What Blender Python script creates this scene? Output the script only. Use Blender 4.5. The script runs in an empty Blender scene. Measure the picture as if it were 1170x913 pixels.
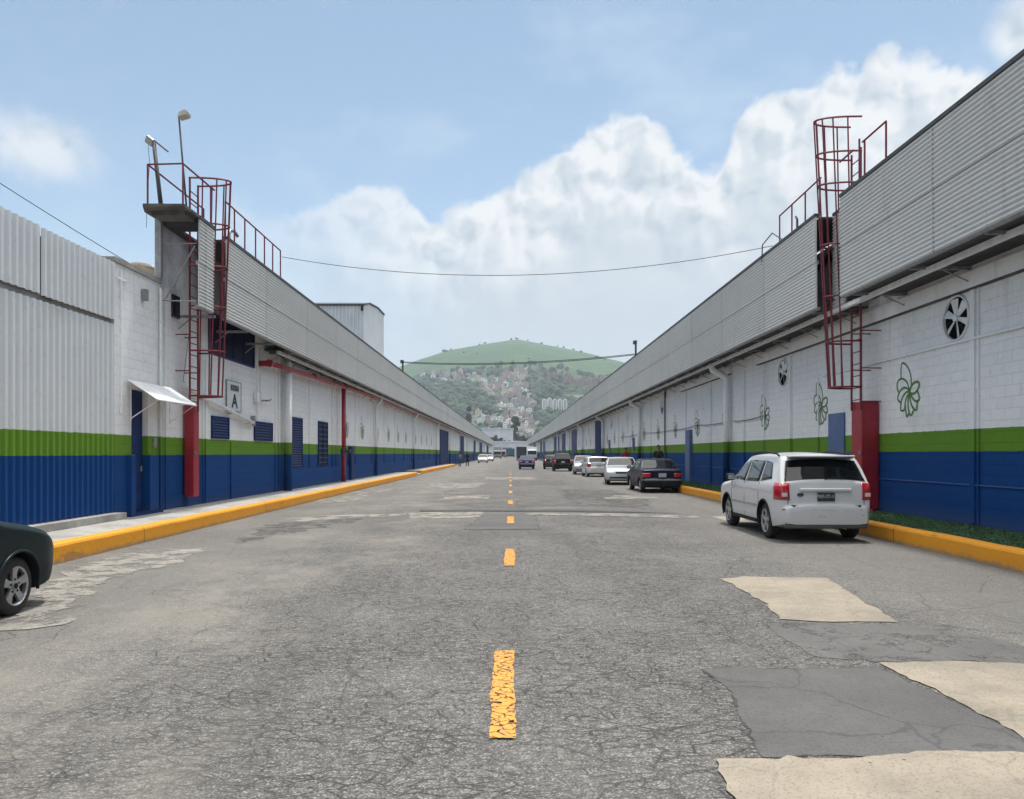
import bpy, bmesh, math, random
from mathutils import Vector, Matrix, noise as mnoise
random.seed(7)
R = math.radians
S = bpy.context.scene
COL = S.collection

# ------------------------------------------------------------------ camera
cam_d = bpy.data.cameras.new('camera')
cam = bpy.data.objects.new('camera', cam_d); COL.objects.link(cam)
cam_d.lens = 27.08; cam_d.sensor_width = 36
cam_d.shift_x = 0.0017; cam_d.shift_y = 0.0526
cam_d.clip_start = 0.05; cam_d.clip_end = 20000
cam.location = (0, 0, 1.65); cam.rotation_euler = (R(90), 0, 0)
S.camera = cam
S.view_settings.view_transform = 'Standard'
try: S.view_settings.look = 'None'
except Exception: pass
S.view_settings.gamma = 1
S.view_settings.exposure = 1.0
HAZE = 0.00022

# ------------------------------------------------------------------ world
SUN_EL, SUN_AZ = R(77), R(24)       # azimuth measured from +Y (down the street) towards +X
W = bpy.data.worlds.new('World'); S.world = W; W.use_nodes = True
nt = W.node_tree; nt.nodes.clear()
def N(tree, typ, **kw):
    n = tree.nodes.new(typ)
    for k, v in kw.items():
        if k.startswith('i_'):
            n.inputs[int(k[2:]) if k[2:].isdigit() else k[2:].replace('_', ' ')].default_value = v
        else: setattr(n, k, v)
    return n
def M_(tree, op, a, b=None, c=None, clamp=False):
    n = tree.nodes.new('ShaderNodeMath'); n.operation = op; n.use_clamp = clamp
    for i, v in enumerate((a, b, c)):
        if v is None: continue
        if isinstance(v, (int, float)): n.inputs[i].default_value = v
        else: tree.links.new(v, n.inputs[i])
    return n.outputs[0]
def MIX(tree, f, a, b, mode='MIX'):
    n = tree.nodes.new('ShaderNodeMix'); n.data_type = 'RGBA'; n.blend_type = mode; n.clamp_factor = True
    for i, v in ((0, f), (6, a), (7, b)):
        if isinstance(v, (int, float)): n.inputs[i].default_value = v
        elif isinstance(v, tuple): n.inputs[i].default_value = v if len(v) == 4 else v + (1,)
        else: tree.links.new(v, n.inputs[i])
    return n.outputs[2]
def SMOOTH(tree, v, a, b, lo=0.0, hi=1.0):
    n = tree.nodes.new('ShaderNodeMapRange'); n.interpolation_type = 'SMOOTHSTEP'; n.clamp = True
    tree.links.new(v, n.inputs[0])
    for i, x in zip((1, 2, 3, 4), (a, b, lo, hi)): n.inputs[i].default_value = x
    return n.outputs[0]
L = nt.links.new
out = N(nt, 'ShaderNodeOutputWorld'); bg = N(nt, 'ShaderNodeBackground')
sky = N(nt, 'ShaderNodeTexSky'); sky.sky_type = 'NISHITA'; sky.sun_disc = False
sky.sun_elevation = SUN_EL; sky.sun_rotation = SUN_AZ
sky.air_density = 1.2; sky.dust_density = 2.0; sky.ozone_density = 1.0; sky.altitude = 2200
tc = N(nt, 'ShaderNodeTexCoord')
sx = N(nt, 'ShaderNodeSeparateXYZ'); L(tc.outputs['Generated'], sx.inputs[0])
X_, Y_, Z_ = sx.outputs
az = M_(nt, 'ARCTAN2', X_, Y_)
hor = M_(nt, 'SQRT', M_(nt, 'ADD', M_(nt, 'MULTIPLY', X_, X_), M_(nt, 'MULTIPLY', Y_, Y_)))
el = M_(nt, 'ARCTAN2', Z_, hor)
# cumulus skyline: cloud top elevation as a function of azimuth
sky_pts = [(-60,250),(40,330),(130,330),(215,250),(262,212),(300,238),(345,226),(392,194),(432,190),(468,214),(505,221),(560,212),
           (606,190),(640,152),(690,124),(722,113),(748,124),(782,158),(822,158),(848,118),(884,98),(924,100),(958,70),(1010,56),(1075,50),(1130,64),(1175,84),(1300,120)]
fc = N(nt, 'ShaderNodeFloatCurve')
L(M_(nt, 'ADD', M_(nt, 'MULTIPLY', az, 1/(2*math.pi)), 0.5), fc.inputs['Value'])
cv = fc.mapping.curves[0]
pl = []
for px, py in sky_pts:
    u = (px-583)/880; v = (518-py)/880
    pl.append((0.5+math.atan(u)/(2*math.pi), math.atan(v/math.sqrt(1+u*u))))
pl = [(0.0, .2), (.1, .42), (.2, .2), (.3, .35)] + pl + [(.75, .5), (.85, .22), (.93, .4), (1.0, .2)]
cv.points[0].location = pl[0]; cv.points[-1].location = pl[-1]
for p in pl[1:-1]: cv.points.new(*p)
fc.mapping.update()
comb = N(nt, 'ShaderNodeCombineXYZ'); L(az, comb.inputs[0]); L(el, comb.inputs[1])
def cnoise(scale, det, rough, off=(0,0,0), dist=0.0, sc=(1,1,1)):
    mp = N(nt, 'ShaderNodeMapping'); mp.inputs['Location'].default_value = off; mp.inputs['Scale'].default_value = sc
    L(comb.outputs[0], mp.inputs[0])
    n = N(nt, 'ShaderNodeTexNoise'); n.noise_dimensions = '2D'; n.inputs['Scale'].default_value = scale; n.inputs['Detail'].default_value = det
    n.inputs['Roughness'].default_value = rough; n.inputs['Distortion'].default_value = dist
    L(mp.outputs[0], n.inputs['Vector']); return n.outputs['Fac']
wn_ = N(nt, 'ShaderNodeTexNoise'); wn_.noise_dimensions = '2D'; wn_.inputs['Scale'].default_value = 22; wn_.inputs['Detail'].default_value = 4; L(comb.outputs[0], wn_.inputs[0])
va_ = N(nt, 'ShaderNodeVectorMath'); va_.operation = 'MULTIPLY_ADD'
L(wn_.outputs['Color'], va_.inputs[0]); va_.inputs[1].default_value = (.035,)*3; L(comb.outputs[0], va_.inputs[2])
def billow(scale, off=(0,0,0)):
    mp = N(nt, 'ShaderNodeMapping'); mp.inputs['Location'].default_value = off; L(va_.outputs[0], mp.inputs[0])
    v = N(nt, 'ShaderNodeTexVoronoi'); v.voronoi_dimensions = '2D'; v.feature = 'F1'; v.inputs['Scale'].default_value = scale
    v.inputs['Detail'].default_value = 2; v.inputs['Roughness'].default_value = .55; v.inputs['Lacunarity'].default_value = 2.3
    L(mp.outputs[0], v.inputs['Vector']); return v.outputs['Distance']
b0 = billow(11); b1 = billow(11, (-.012, -.015, 0))
n0 = cnoise(8, 6, .6)
edge = M_(nt, 'SUBTRACT', fc.outputs[0], el)
edge = M_(nt, 'ADD', edge, M_(nt, 'MULTIPLY', M_(nt, 'SUBTRACT', .42, b0), .040))
edge = M_(nt, 'ADD', edge, M_(nt, 'MULTIPLY', M_(nt, 'SUBTRACT', n0, .5), .05))
soft = cnoise(3.2, 2, .5, (3, 1, 0))
mask = SMOOTH(nt, edge, -.006, .016)
# the cloud is dense on the right, thin and hazy on the left
dens = SMOOTH(nt, M_(nt, 'ADD', az, M_(nt, 'MULTIPLY', M_(nt, 'SUBTRACT', soft, .5), .4)), -.48, .06, .25, 1.0)
mask = M_(nt, 'MULTIPLY', mask, dens)
# relief: billows lit from the upper right, fading into a flat milky base
rel = M_(nt, 'MULTIPLY', M_(nt, 'SUBTRACT', b0, b1), 1.5)
big = cnoise(5, 4, .55, (1.7, .4, 0))
near = SMOOTH(nt, edge, .02, .20, .90, .10)
lit = M_(nt, 'ADD', rel, M_(nt, 'MULTIPLY', M_(nt, 'SUBTRACT', big, .5), 1.1))
lit = M_(nt, 'ADD', M_(nt, 'MULTIPLY', lit, near), SMOOTH(nt, edge, .0, .13, .92, .34), clamp=True)
ccol = MIX(nt, lit, (.50, .595, .685), (.88, .905, .925))
# thin high wisps
wis = cnoise(3.2, 4, .6, (5, 2, 0), 0, (1, 2.2, 1))
wism = SMOOTH(nt, wis, .50, .80, 0, .38)
for (wx, wy, sa, se, k_) in ((25, 168, .075, .040, .75), (1168, 34, .03, .03, .9)):
    wa = math.atan((wx-583)/880); we = math.atan((518-wy)/880*math.cos(wa))
    da = M_(nt, 'DIVIDE', M_(nt, 'SUBTRACT', az, wa), sa); de = M_(nt, 'DIVIDE', M_(nt, 'SUBTRACT', el, we), se)
    dd = M_(nt, 'SQRT', M_(nt, 'ADD', M_(nt, 'MULTIPLY', da, da), M_(nt, 'MULTIPLY', de, de)))
    dd = M_(nt, 'ADD', dd, M_(nt, 'MULTIPLY', M_(nt, 'SUBTRACT', n0, .5), 2.2))
    mask = M_(nt, 'MAXIMUM', mask, SMOOTH(nt, dd, .2, 1.3, k_, 0))
# sky itself
hs = N(nt, 'ShaderNodeHueSaturation'); hs.inputs['Saturation'].default_value = .88; hs.inputs['Hue'].default_value = .486; L(sky.outputs[0], hs.inputs['Color'])
sk = N(nt, 'ShaderNodeVectorMath'); sk.operation = 'SCALE'; sk.inputs['Scale'].default_value = 1.0; L(hs.outputs[0], sk.inputs[0])
SKS = 0.11; CLB = 0.70
def inv(c): return tuple(x/SKS for x in c)
c1 = MIX(nt, wism, sk.outputs[0], inv((.46, .54, .62)))
ccs = N(nt, 'ShaderNodeVectorMath'); ccs.operation = 'SCALE'; ccs.inputs['Scale'].default_value = CLB/SKS; L(ccol, ccs.inputs[0])
c2 = MIX(nt, mask, c1, ccs.outputs[0])
hz = SMOOTH(nt, el, .0, .30, .85, 0)
c3 = MIX(nt, hz, c2, inv((.38, .47, .545)))
veil_fill = SMOOTH(nt, M_(nt, 'ADD', el, M_(nt, 'MULTIPLY', M_(nt, 'SUBTRACT', big, .5), .3)), .58, .95, 0, .88)  # sky veil brightened above the view, added to light the walls
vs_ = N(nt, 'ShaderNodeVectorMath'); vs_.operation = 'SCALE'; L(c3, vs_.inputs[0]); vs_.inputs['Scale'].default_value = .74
c4 = MIX(nt, veil_fill, vs_.outputs[0], inv((1.36, 1.31, 1.25)))
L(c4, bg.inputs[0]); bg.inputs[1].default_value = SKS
L(bg.outputs[0], out.inputs[0])

sun_d = bpy.data.lights.new('sun', 'SUN'); sun = bpy.data.objects.new('sun', sun_d); COL.objects.link(sun)
sun_d.energy = 2.1; sun_d.angle = R(4); sun_d.color = (1, .965, .915)
sd = Vector((math.sin(SUN_AZ)*math.cos(SUN_EL), math.cos(SUN_AZ)*math.cos(SUN_EL), math.sin(SUN_EL)))
sun.rotation_euler = (-sd).to_track_quat('-Z', 'Y').to_euler()
W.cycles.sampling_method = 'MANUAL'; W.cycles.sample_map_resolution = 512
S.cycles.volume_bounces = 0; S.cycles.max_bounces = 6; S.cycles.diffuse_bounces = 3
S.cycles.glossy_bounces = 3; S.cycles.transparent_max_bounces = 8
S.cycles.use_adaptive_sampling = True; S.cycles.adaptive_threshold = 0.02
try: S.cycles.use_denoising = True; S.cycles.denoiser = 'OPENIMAGEDENOISE'
except Exception: pass

# ------------------------------------------------------------------ materials
MATS = {}
def mat(name, base, rough=.7, metal=0, var=.0, vscale=3, bump=0, bscale=60, spec=.5, tint=None, coat=0, vdet=6):
    if name in MATS: return MATS[name]
    m = bpy.data.materials.new(name); m.use_nodes = True; t = m.node_tree
    b = t.nodes['Principled BSDF']
    b.inputs['Roughness'].default_value = rough; b.inputs['Metallic'].default_value = metal
    b.inputs['Specular IOR Level'].default_value = spec
    if coat: b.inputs['Coat Weight'].default_value = coat; b.inputs['Coat Roughness'].default_value = .05
    b.inputs['Base Color'].default_value = tuple(base)+(1,)
    g = t.nodes.new('ShaderNodeNewGeometry')
    if var:
        n = t.nodes.new('ShaderNodeTexNoise'); n.inputs['Scale'].default_value = vscale; n.inputs['Detail'].default_value = vdet
        n.inputs['Roughness'].default_value = .65
        t.links.new(g.outputs['Position'], n.inputs['Vector'])
        f = SMOOTH(t, n.outputs['Fac'], .3, .7)
        a = tuple(max(0, c*(1-var)) for c in base); bb = tuple(min(1, c*(1+var)) for c in base)
        if tint: a = tint
        t.links.new(MIX(t, f, a, bb), b.inputs['Base Color'])
    if bump:
        n = t.nodes.new('ShaderNodeTexNoise'); n.inputs['Scale'].default_value = bscale; n.inputs['Detail'].default_value = 4
        t.links.new(g.outputs['Position'], n.inputs['Vector'])
        bp = t.nodes.new('ShaderNodeBump'); bp.inputs['Strength'].default_value = bump; bp.inputs['Distance'].default_value = .01
        t.links.new(n.outputs['Fac'], bp.inputs['Height']); t.links.new(bp.outputs[0], b.inputs['Normal'])
    MATS[name] = m; return m

def tree_of(name, rough=.7, spec=.5):
    m = bpy.data.materials.new(name); m.use_nodes = True; t = m.node_tree
    b = t.nodes['Principled BSDF']; b.inputs['Roughness'].default_value = rough; b.inputs['Specular IOR Level'].default_value = spec
    g = t.nodes.new('ShaderNodeNewGeometry'); s = t.nodes.new('ShaderNodeSeparateXYZ'); t.links.new(g.outputs['Position'], s.inputs[0])
    MATS[name] = m; return m, t, b, g.outputs['Position'], s.outputs
def tnoise(t, vec, scale, det=5, rough=.6, sc=None, off=None):
    if sc or off:
        mp = t.nodes.new('ShaderNodeMapping'); t.links.new(vec, mp.inputs[0])
        if sc: mp.inputs['Scale'].default_value = sc
        if off: mp.inputs['Location'].default_value = off
        vec = mp.outputs[0]
    n = t.nodes.new('ShaderNodeTexNoise'); n.inputs['Scale'].default_value = scale; n.inputs['Detail'].default_value = det; n.inputs['Roughness'].default_value = rough
    t.links.new(vec, n.inputs['Vector']); return n.outputs['Fac']

BLUE = (.003, .044, .180); GREEN = (.135, .28, .028); WHITE = (.86, .87, .875)
def banded(name, zb, zg, brick=True, streak=.5, white=WHITE, gap=None):
    m, t, b, P, (x, y, z) = tree_of(name, .75, .14)
    lk = t.links.new
    wob = M_(t, 'MULTIPLY', M_(t, 'SUBTRACT', tnoise(t, P, 5, 5, .7), .5), .05)
    zz = M_(t, 'ADD', z, wob)
    n1 = tnoise(t, P, 1.3, 7, .65); n2 = tnoise(t, P, 9, 5, .6)
    # soot and drips, vertical, stronger high up; scuffs low down
    drip = SMOOTH(t, tnoise(t, P, 1.0, 6, .7, sc=(3.2, 3.2, .22)), .52, .78)
    hi = SMOOTH(t, z, 3.2, 5.3, .12, 1)
    d = M_(t, 'MULTIPLY', M_(t, 'MULTIPLY', drip, hi), streak)
    wc = MIX(t, M_(t, 'MULTIPLY', n1, .75), white, tuple(c*.80 for c in white))
    wc = MIX(t, SMOOTH(t, n2, .55, .74, 0, .32), wc, (.42, .41, .38))
    wc = MIX(t, SMOOTH(t, tnoise(t, P, .6, 7, .7, off=(4, 4, 4)), .50, .75, 0, .40), wc, (.55, .54, .52))
    wc = MIX(t, d, wc, (.30, .27, .24))
    gc = MIX(t, n1, GREEN, tuple(c*.78 for c in GREEN))
    bc = MIX(t, n1, BLUE, (.006, .056, .205))
    low = SMOOTH(t, M_(t, 'ADD', z, M_(t, 'MULTIPLY', n2, .25)), .38, .75, .45, 0)
    scuff = SMOOTH(t, tnoise(t, P, 3.1, 9, .75), .60, .72, 0, .30)
    bc = MIX(t, scuff, bc, (.022, .078, .235)); bc = MIX(t, low, bc, (.06, .085, .16))
    gc = MIX(t, scuff, gc, (.16, .27, .09))
    c = MIX(t, M_(t, 'GREATER_THAN', zz, zb), bc, gc)
    c = MIX(t, M_(t, 'GREATER_THAN', zz, zg), c, wc)
    h = M_(t, 'MULTIPLY', n2, .35)
    if brick:
        cb = t.nodes.new('ShaderNodeCombineXYZ'); lk(y, cb.inputs[0]); lk(z, cb.inputs[1])
        br = t.nodes.new('ShaderNodeTexBrick'); lk(cb.outputs[0], br.inputs['Vector'])
        br.inputs['Scale'].default_value = 1; br.inputs['Brick Width'].default_value = .42; br.inputs['Row Height'].default_value = .205
        br.inputs['Mortar Size'].default_value = .009; br.inputs['Mortar Smooth'].default_value = .35
        br.inputs['Color1'].default_value = (1, 1, 1, 1); br.inputs['Color2'].default_value = (.93, .93, .93, 1); br.inputs['Mortar'].default_value = (.72, .72, .73, 1)
        fade = t.nodes.new('ShaderNodeMix'); fade.data_type = 'RGBA'; fade.blend_type = 'MULTIPLY'
        fade.inputs[0].default_value = .45; lk(c, fade.inputs[6]); lk(br.outputs['Color'], fade.inputs[7]); c = fade.outputs[2]
        h = M_(t, 'SUBTRACT', h, M_(t, 'MULTIPLY', br.outputs['Fac'], 1.0))
    lk(c, b.inputs['Base Color'])
    bp = t.nodes.new('ShaderNodeBump'); bp.inputs['Strength'].default_value = .55; bp.inputs['Distance'].default_value = .012
    lk(h, bp.inputs['Height']); lk(bp.outputs[0], b.inputs['Normal'])
    return m
WALL_L = banded('painted_block_left', 1.61, 2.04)
WALL_R = banded('painted_block_right', 1.69, 2.12)
PLAIN_L = banded('painted_smooth_left', 1.61, 2.04, brick=False, streak=.3)
PLAIN_R = banded('painted_smooth_right', 1.69, 2.12, brick=False, streak=.3)
CLAD = banded('painted_sheet', 1.61, 2.045, brick=False, streak=.12, white=(.66, .69, .71))

def fascia_mat():
    m, t, b, P, (x, y, z) = tree_of('corrugated_zinc', .5, .4)
    lk = t.links.new; b.inputs['Metallic'].default_value = .1
    fy = M_(t, 'FRACT', M_(t, 'MULTIPLY', y, 1/4.6)); seam = M_(t, 'LESS_THAN', fy, .007)
    pid = M_(t, 'FLOOR', M_(t, 'MULTIPLY', y, 1/4.6)); wn = t.nodes.new('ShaderNodeTexWhiteNoise'); wn.noise_dimensions = '1D'; lk(pid, wn.inputs['W'])
    n = tnoise(t, P, 1.0, 6, .65, sc=(1, .5, 1.2))
    c = MIX(t, n, (.54, .545, .53), (.64, .64, .62))
    c = MIX(t, M_(t, 'MULTIPLY', wn.outputs[0], .16), c, (.25, .26, .27))
    # screw rows
    fs = M_(t, 'LESS_THAN', M_(t, 'FRACT', M_(t, 'MULTIPLY', y, 1/1.53)), .014)
    fz = M_(t, 'LESS_THAN', M_(t, 'FRACT', M_(t, 'MULTIPLY', z, 1/.176)), .16)
    c = MIX(t, M_(t, 'MULTIPLY', M_(t, 'MULTIPLY', fs, fz), .6), c, (.08, .08, .08))
    c = MIX(t, M_(t, 'MULTIPLY', seam, .65), c, (.10, .10, .10))
    c = MIX(t, SMOOTH(t, tnoise(t, P, 1, 6, .7, sc=(1, 2.6, .25), off=(0, 3, 1)), .56, .74, 0, .35), c, (.27, .25, .22))
    lk(c, b.inputs['Base Color']); return m
FASCIA = fascia_mat()

def road_mat():
    m, t, b, P, (x, y, z) = tree_of('cracked_asphalt', .9, .25)
    lk = t.links.new
    def vor(sc, scale, feat='DISTANCE_TO_EDGE', warp=.12, wsc=3.0):
        nn = t.nodes.new('ShaderNodeTexNoise'); nn.inputs['Scale'].default_value = wsc; nn.inputs['Detail'].default_value = 5; lk(P, nn.inputs[0])
        va = t.nodes.new('ShaderNodeVectorMath'); va.operation = 'MULTIPLY_ADD'; lk(nn.outputs['Color'], va.inputs[0]); va.inputs[1].default_value = (warp,)*3; lk(P, va.inputs[2])
        mp = t.nodes.new('ShaderNodeMapping'); mp.inputs['Scale'].default_value = sc; lk(va.outputs[0], mp.inputs[0])
        v = t.nodes.new('ShaderNodeTexVoronoi'); v.feature = feat; v.inputs['Scale'].default_value = scale; lk(mp.outputs[0], v.inputs['Vector']); return v
    big = tnoise(t, P, .35, 6, .6); mid = tnoise(t, P, 1.6, 6, .65)
    ag = t.nodes.new('ShaderNodeTexVoronoi'); ag.inputs['Scale'].default_value = 105; lk(P, ag.inputs['Vector'])
    ag2 = t.nodes.new('ShaderNodeTexVoronoi'); ag2.inputs['Scale'].default_value = 28; lk(P, ag2.inputs['Vector'])
    sp = t.nodes.new('ShaderNodeSeparateColor'); lk(ag.outputs['Color'], sp.inputs[0])
    sp2 = t.nodes.new('ShaderNodeSeparateColor'); lk(ag2.outputs['Color'], sp2.inputs[0])
    c = MIX(t, SMOOTH(t, big, .32, .68), (.124, .121, .116), (.180, .174, .162))
    c = MIX(t, SMOOTH(t, mid, .35, .75, 0, .5), c, (.110, .108, .105))
    c = MIX(t, M_(t, 'MULTIPLY', M_(t, 'GREATER_THAN', sp.outputs[0], .80), .55), c, (.43, .41, .38))
    c = MIX(t, M_(t, 'MULTIPLY', M_(t, 'LESS_THAN', sp.outputs[1], .30), .55), c, (.055, .055, .058))
    c = MIX(t, M_(t, 'MULTIPLY', M_(t, 'GREATER_THAN', sp2.outputs[0], .90), .22), c, (.40, .38, .35))
    v1 = vor((.66, 1.5, 1), 6.6, warp=.14); v2 = vor((1, 1, 1), .9, warp=.35, wsc=1.5); v3 = vor((1, 1.5, 1), 10)
    # crazing is strong down the middle, gone along the smoother verges
    ax = M_(t, 'ABSOLUTE', M_(t, 'SUBTRACT', x, .3))
    zone = M_(t, 'MULTIPLY', SMOOTH(t, M_(t, 'ADD', ax, M_(t, 'MULTIPLY', big, 3.0)), 3.6, 6.2, 1, .06), SMOOTH(t, tnoise(t, P, .9, 3, .5, off=(9, 4, 0)), .30, .58, .35, 1))
    k1 = M_(t, 'MULTIPLY', SMOOTH(t, v1.outputs['Distance'], .008, .060, .95, 0), zone)
    k3 = M_(t, 'MULTIPLY', SMOOTH(t, v3.outputs['Distance'], .01, .09, 1, 0), M_(t, 'MULTIPLY', zone, .55))
    k2 = SMOOTH(t, v2.outputs['Distance'], .0, .012, .75, 0)
    cr = M_(t, 'MAXIMUM', M_(t, 'MAXIMUM', k1, k3), k2)
    crn = tnoise(t, P, 5, 3, .6, off=(4, 4, 0)); cr = M_(t, 'MULTIPLY', cr, SMOOTH(t, crn, .30, .55, .30, 1))
    c = MIX(t, M_(t, 'MULTIPLY', cr, .86), c, (.040, .039, .039))
    lane = tnoise(t, P, 1.0, 5, .6, sc=(1.1, .10, 1), off=(1, 0, 0))
    c = MIX(t, SMOOTH(t, lane, .50, .72, 0, .45), c, (.098, .095, .090))
    dl = M_(t, 'MULTIPLY', SMOOTH(t, tnoise(t, P, .55, 7, .68, sc=(1, .6, 1), off=(6, 1, 0)), .44, .66, 0, .6), SMOOTH(t, x, -.6, -2.6, 0, 1))
    c = MIX(t, dl, c, (.285, .265, .228))
    # smoother, dusty grey by the kerbs with tyre-dark lanes and oil
    dust = M_(t, 'MULTIPLY', SMOOTH(t, M_(t, 'ADD', ax, M_(t, 'MULTIPLY', mid, 1.2)), 3.6, 6.0), .45)
    c = MIX(t, dust, c, (.185, .178, .163))
    oil = SMOOTH(t, tnoise(t, P, .55, 5, .6, sc=(1, .45, 1), off=(2, 7, 0)), .60, .76, 0, .55)
    c = MIX(t, oil, c, (.085, .084, .085))
    lk(c, b.inputs['Base Color'])
    h = M_(t, 'SUBTRACT', M_(t, 'MULTIPLY', ag.outputs['Distance'], -1.2), M_(t, 'MULTIPLY', cr, 2.0))
    h = M_(t, 'ADD', h, M_(t, 'MULTIPLY', mid, 1.0))
    bp = t.nodes.new('ShaderNodeBump'); bp.inputs['Strength'].default_value = .8; bp.inputs['Distance'].default_value = .012
    lk(h, bp.inputs['Height']); lk(bp.outputs[0], b.inputs['Normal'])
    return m
ROAD = road_mat()
def slab_mat(name, base, dark, crack=.5, speck=.4, cs=1.2, worn=0):
    m, t, b, P, (x, y, z) = tree_of(name, .92, .2)
    lk = t.links.new
    n = tnoise(t, P, 1.1, 8, .68); n2 = tnoise(t, P, 14, 4, .6)
    ag = t.nodes.new('ShaderNodeTexVoronoi'); ag.inputs['Scale'].default_value = 90; lk(P, ag.inputs['Vector'])
    sp = t.nodes.new('ShaderNodeSeparateColor'); lk(ag.outputs['Color'], sp.inputs[0])
    c = MIX(t, SMOOTH(t, n, .3, .7), dark, base)
    c = MIX(t, SMOOTH(t, n2, .45, .75, 0, .3), c, dark)
    c = MIX(t, M_(t, 'MULTIPLY', M_(t, 'LESS_THAN', sp.outputs[0], .18), speck), c, tuple(q*.35 for q in base))
    sp2 = t.nodes.new('ShaderNodeTexVoronoi'); sp2.inputs['Scale'].default_value = 5; lk(P, sp2.inputs['Vector'])
    c = MIX(t, SMOOTH(t, sp2.outputs['Distance'], .03, .07, .75, 0), c, (.05, .05, .05))
    v = t.nodes.new('ShaderNodeTexVoronoi'); v.feature = 'DISTANCE_TO_EDGE'; v.inputs['Scale'].default_value = cs
    nn = t.nodes.new('ShaderNodeTexNoise'); nn.inputs['Scale'].default_value = 2; nn.inputs['Detail'].default_value = 5; lk(P, nn.inputs[0])
    va = t.nodes.new('ShaderNodeVectorMath'); va.operation = 'MULTIPLY_ADD'; lk(nn.outputs['Color'], va.inputs[0]); va.inputs[1].default_value = (.5,)*3; lk(P, va.inputs[2]); lk(va.outputs[0], v.inputs['Vector'])
    c = MIX(t, SMOOTH(t, v.outputs['Distance'], 0, .014, crack, 0), c, (.04, .04, .04))
    lk(c, b.inputs['Base Color'])
    bp = t.nodes.new('ShaderNodeBump'); bp.inputs['Strength'].default_value = .4; bp.inputs['Distance'].default_value = .006
    lk(M_(t, 'ADD', n2, ag.outputs['Distance']), bp.inputs['Height']); lk(bp.outputs[0], b.inputs['Normal'])
    if worn:
        w1 = tnoise(t, P, 2.2, 8, .72, off=(3, 3, 0)); w2 = tnoise(t, P, 30, 3, .6)
        lk(SMOOTH(t, M_(t, 'ADD', w1, M_(t, 'MULTIPLY', M_(t, 'SUBTRACT', w2, .5), .25)), worn-.06, worn+.09, .05, 1), b.inputs['Alpha'])
    return m
BEIGE = slab_mat('sandy_concrete_patch', (.325, .285, .225), (.215, .192, .158), .2, .35)
GREYP = slab_mat('smooth_asphalt_patch', (.118, .116, .115), (.088, .087, .087), .45, .3, .8)
PALE = slab_mat('pale_worn_concrete', (.295, .28, .25), (.215, .205, .185), .3, .4, worn=.45)
OILY = slab_mat('oily_asphalt', (.125,.122,.118), (.10,.098,.096), .5, .3, .9, worn=.50)
GREYW = slab_mat('worn_dark_patch', (.135,.132,.128), (.10,.099,.097), .7, .3, 1.5, worn=.40)
JOINT = slab_mat('crumbled_joint', (.11,.105,.098), (.05,.05,.05), .3, .3, 2, worn=.54)
WALK = slab_mat('pavement_concrete', (.42, .41, .385), (.28, .27, .25), .3, .4)
GROUND = mat('far_ground', (.16, .155, .14), .95, var=.3, vscale=.05)
def kerb_mat():
    m, t, b, P, (x, y, z) = tree_of('yellow_kerb_paint', .6, .4)
    lk = t.links.new
    n = tnoise(t, P, 1.4, 7, .7); n2 = tnoise(t, P, 7, 7, .72)
    c = MIX(t, n, (.78, .335, .012), (.66, .265, .012))
    low = SMOOTH(t, M_(t, 'ADD', z, M_(t, 'MULTIPLY', M_(t, 'SUBTRACT', n2, .5), .22)), .0, .10, .85, 0)
    c = MIX(t, low, c, (.25, .20, .13))
    c = MIX(t, SMOOTH(t, n2, .60, .70, 0, .65), c, (.40, .27, .12))
    c = MIX(t, SMOOTH(t, tnoise(t, P, 2.2, 6, .75, sc=(1, .5, 2), off=(3, 8, 1)), .56, .70, 0, .55), c, (.20, .13, .07))
    c = MIX(t, SMOOTH(t, tnoise(t, P, 18, 5, .7), .62, .70, 0, .7), c, (.38, .33, .27))
    j = M_(t, 'LESS_THAN', M_(t, 'FRACT', M_(t, 'MULTIPLY', y, 1/7.1)), .003)
    c = MIX(t, j, c, (.15, .08, .03))
    lk(c, b.inputs['Base Color'])
    bp = t.nodes.new('ShaderNodeBump'); bp.inputs['Strength'].default_value = .6; bp.inputs['Distance'].default_value = .02
    lk(n2, bp.inputs['Height']); lk(bp.outputs[0], b.inputs['Normal'])
    return m
KERB = kerb_mat()
def dash_mat():
    m, t, b, P, (x, y, z) = tree_of('road_yellow', .8, .3)
    lk = t.links.new; n = tnoise(t, P, 12, 5, .7)
    c = MIX(t, SMOOTH(t, n, .40, .68), (.60, .285, .05), (.40, .22, .08))
    lk(c, b.inputs['Base Color'])
    nn = t.nodes.new('ShaderNodeTexNoise'); nn.inputs['Scale'].default_value = 5; nn.inputs['Detail'].default_value = 4; lk(P, nn.inputs[0])
    va = t.nodes.new('ShaderNodeVectorMath'); va.operation = 'MULTIPLY_ADD'; lk(nn.outputs['Color'], va.inputs[0]); va.inputs[1].default_value = (.12,)*3; lk(P, va.inputs[2])
    vo = t.nodes.new('ShaderNodeTexVoronoi'); vo.feature = 'DISTANCE_TO_EDGE'; vo.inputs['Scale'].default_value = 15; lk(va.outputs[0], vo.inputs['Vector'])
    w = M_(t, 'ADD', vo.outputs['Distance'], M_(t, 'MULTIPLY', M_(t, 'SUBTRACT', tnoise(t, P, 22, 6, .75, off=(1, 2, 0)), .44), .60))
    lk(SMOOTH(t, w, .03, .12), b.inputs['Alpha'])
    return m
DASH = dash_mat()
RED = mat('red_oxide_paint', (.30, .012, .026), .42, var=.18, vscale=4, bump=.1)
DKRED = mat('cage_red_paint', (.155, .008, .020), .5, var=.25, vscale=6)
DKBLUE = mat('dark_blue_paint', (.006, .026, .110), .6, spec=.2, var=.25, vscale=2)
DOORBL = mat('faded_blue_door', (.070, .125, .27), .5, var=.15, vscale=2)
VDARK = mat('window_dark', (.010, .014, .030), .12, var=0, spec=.6)
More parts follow.
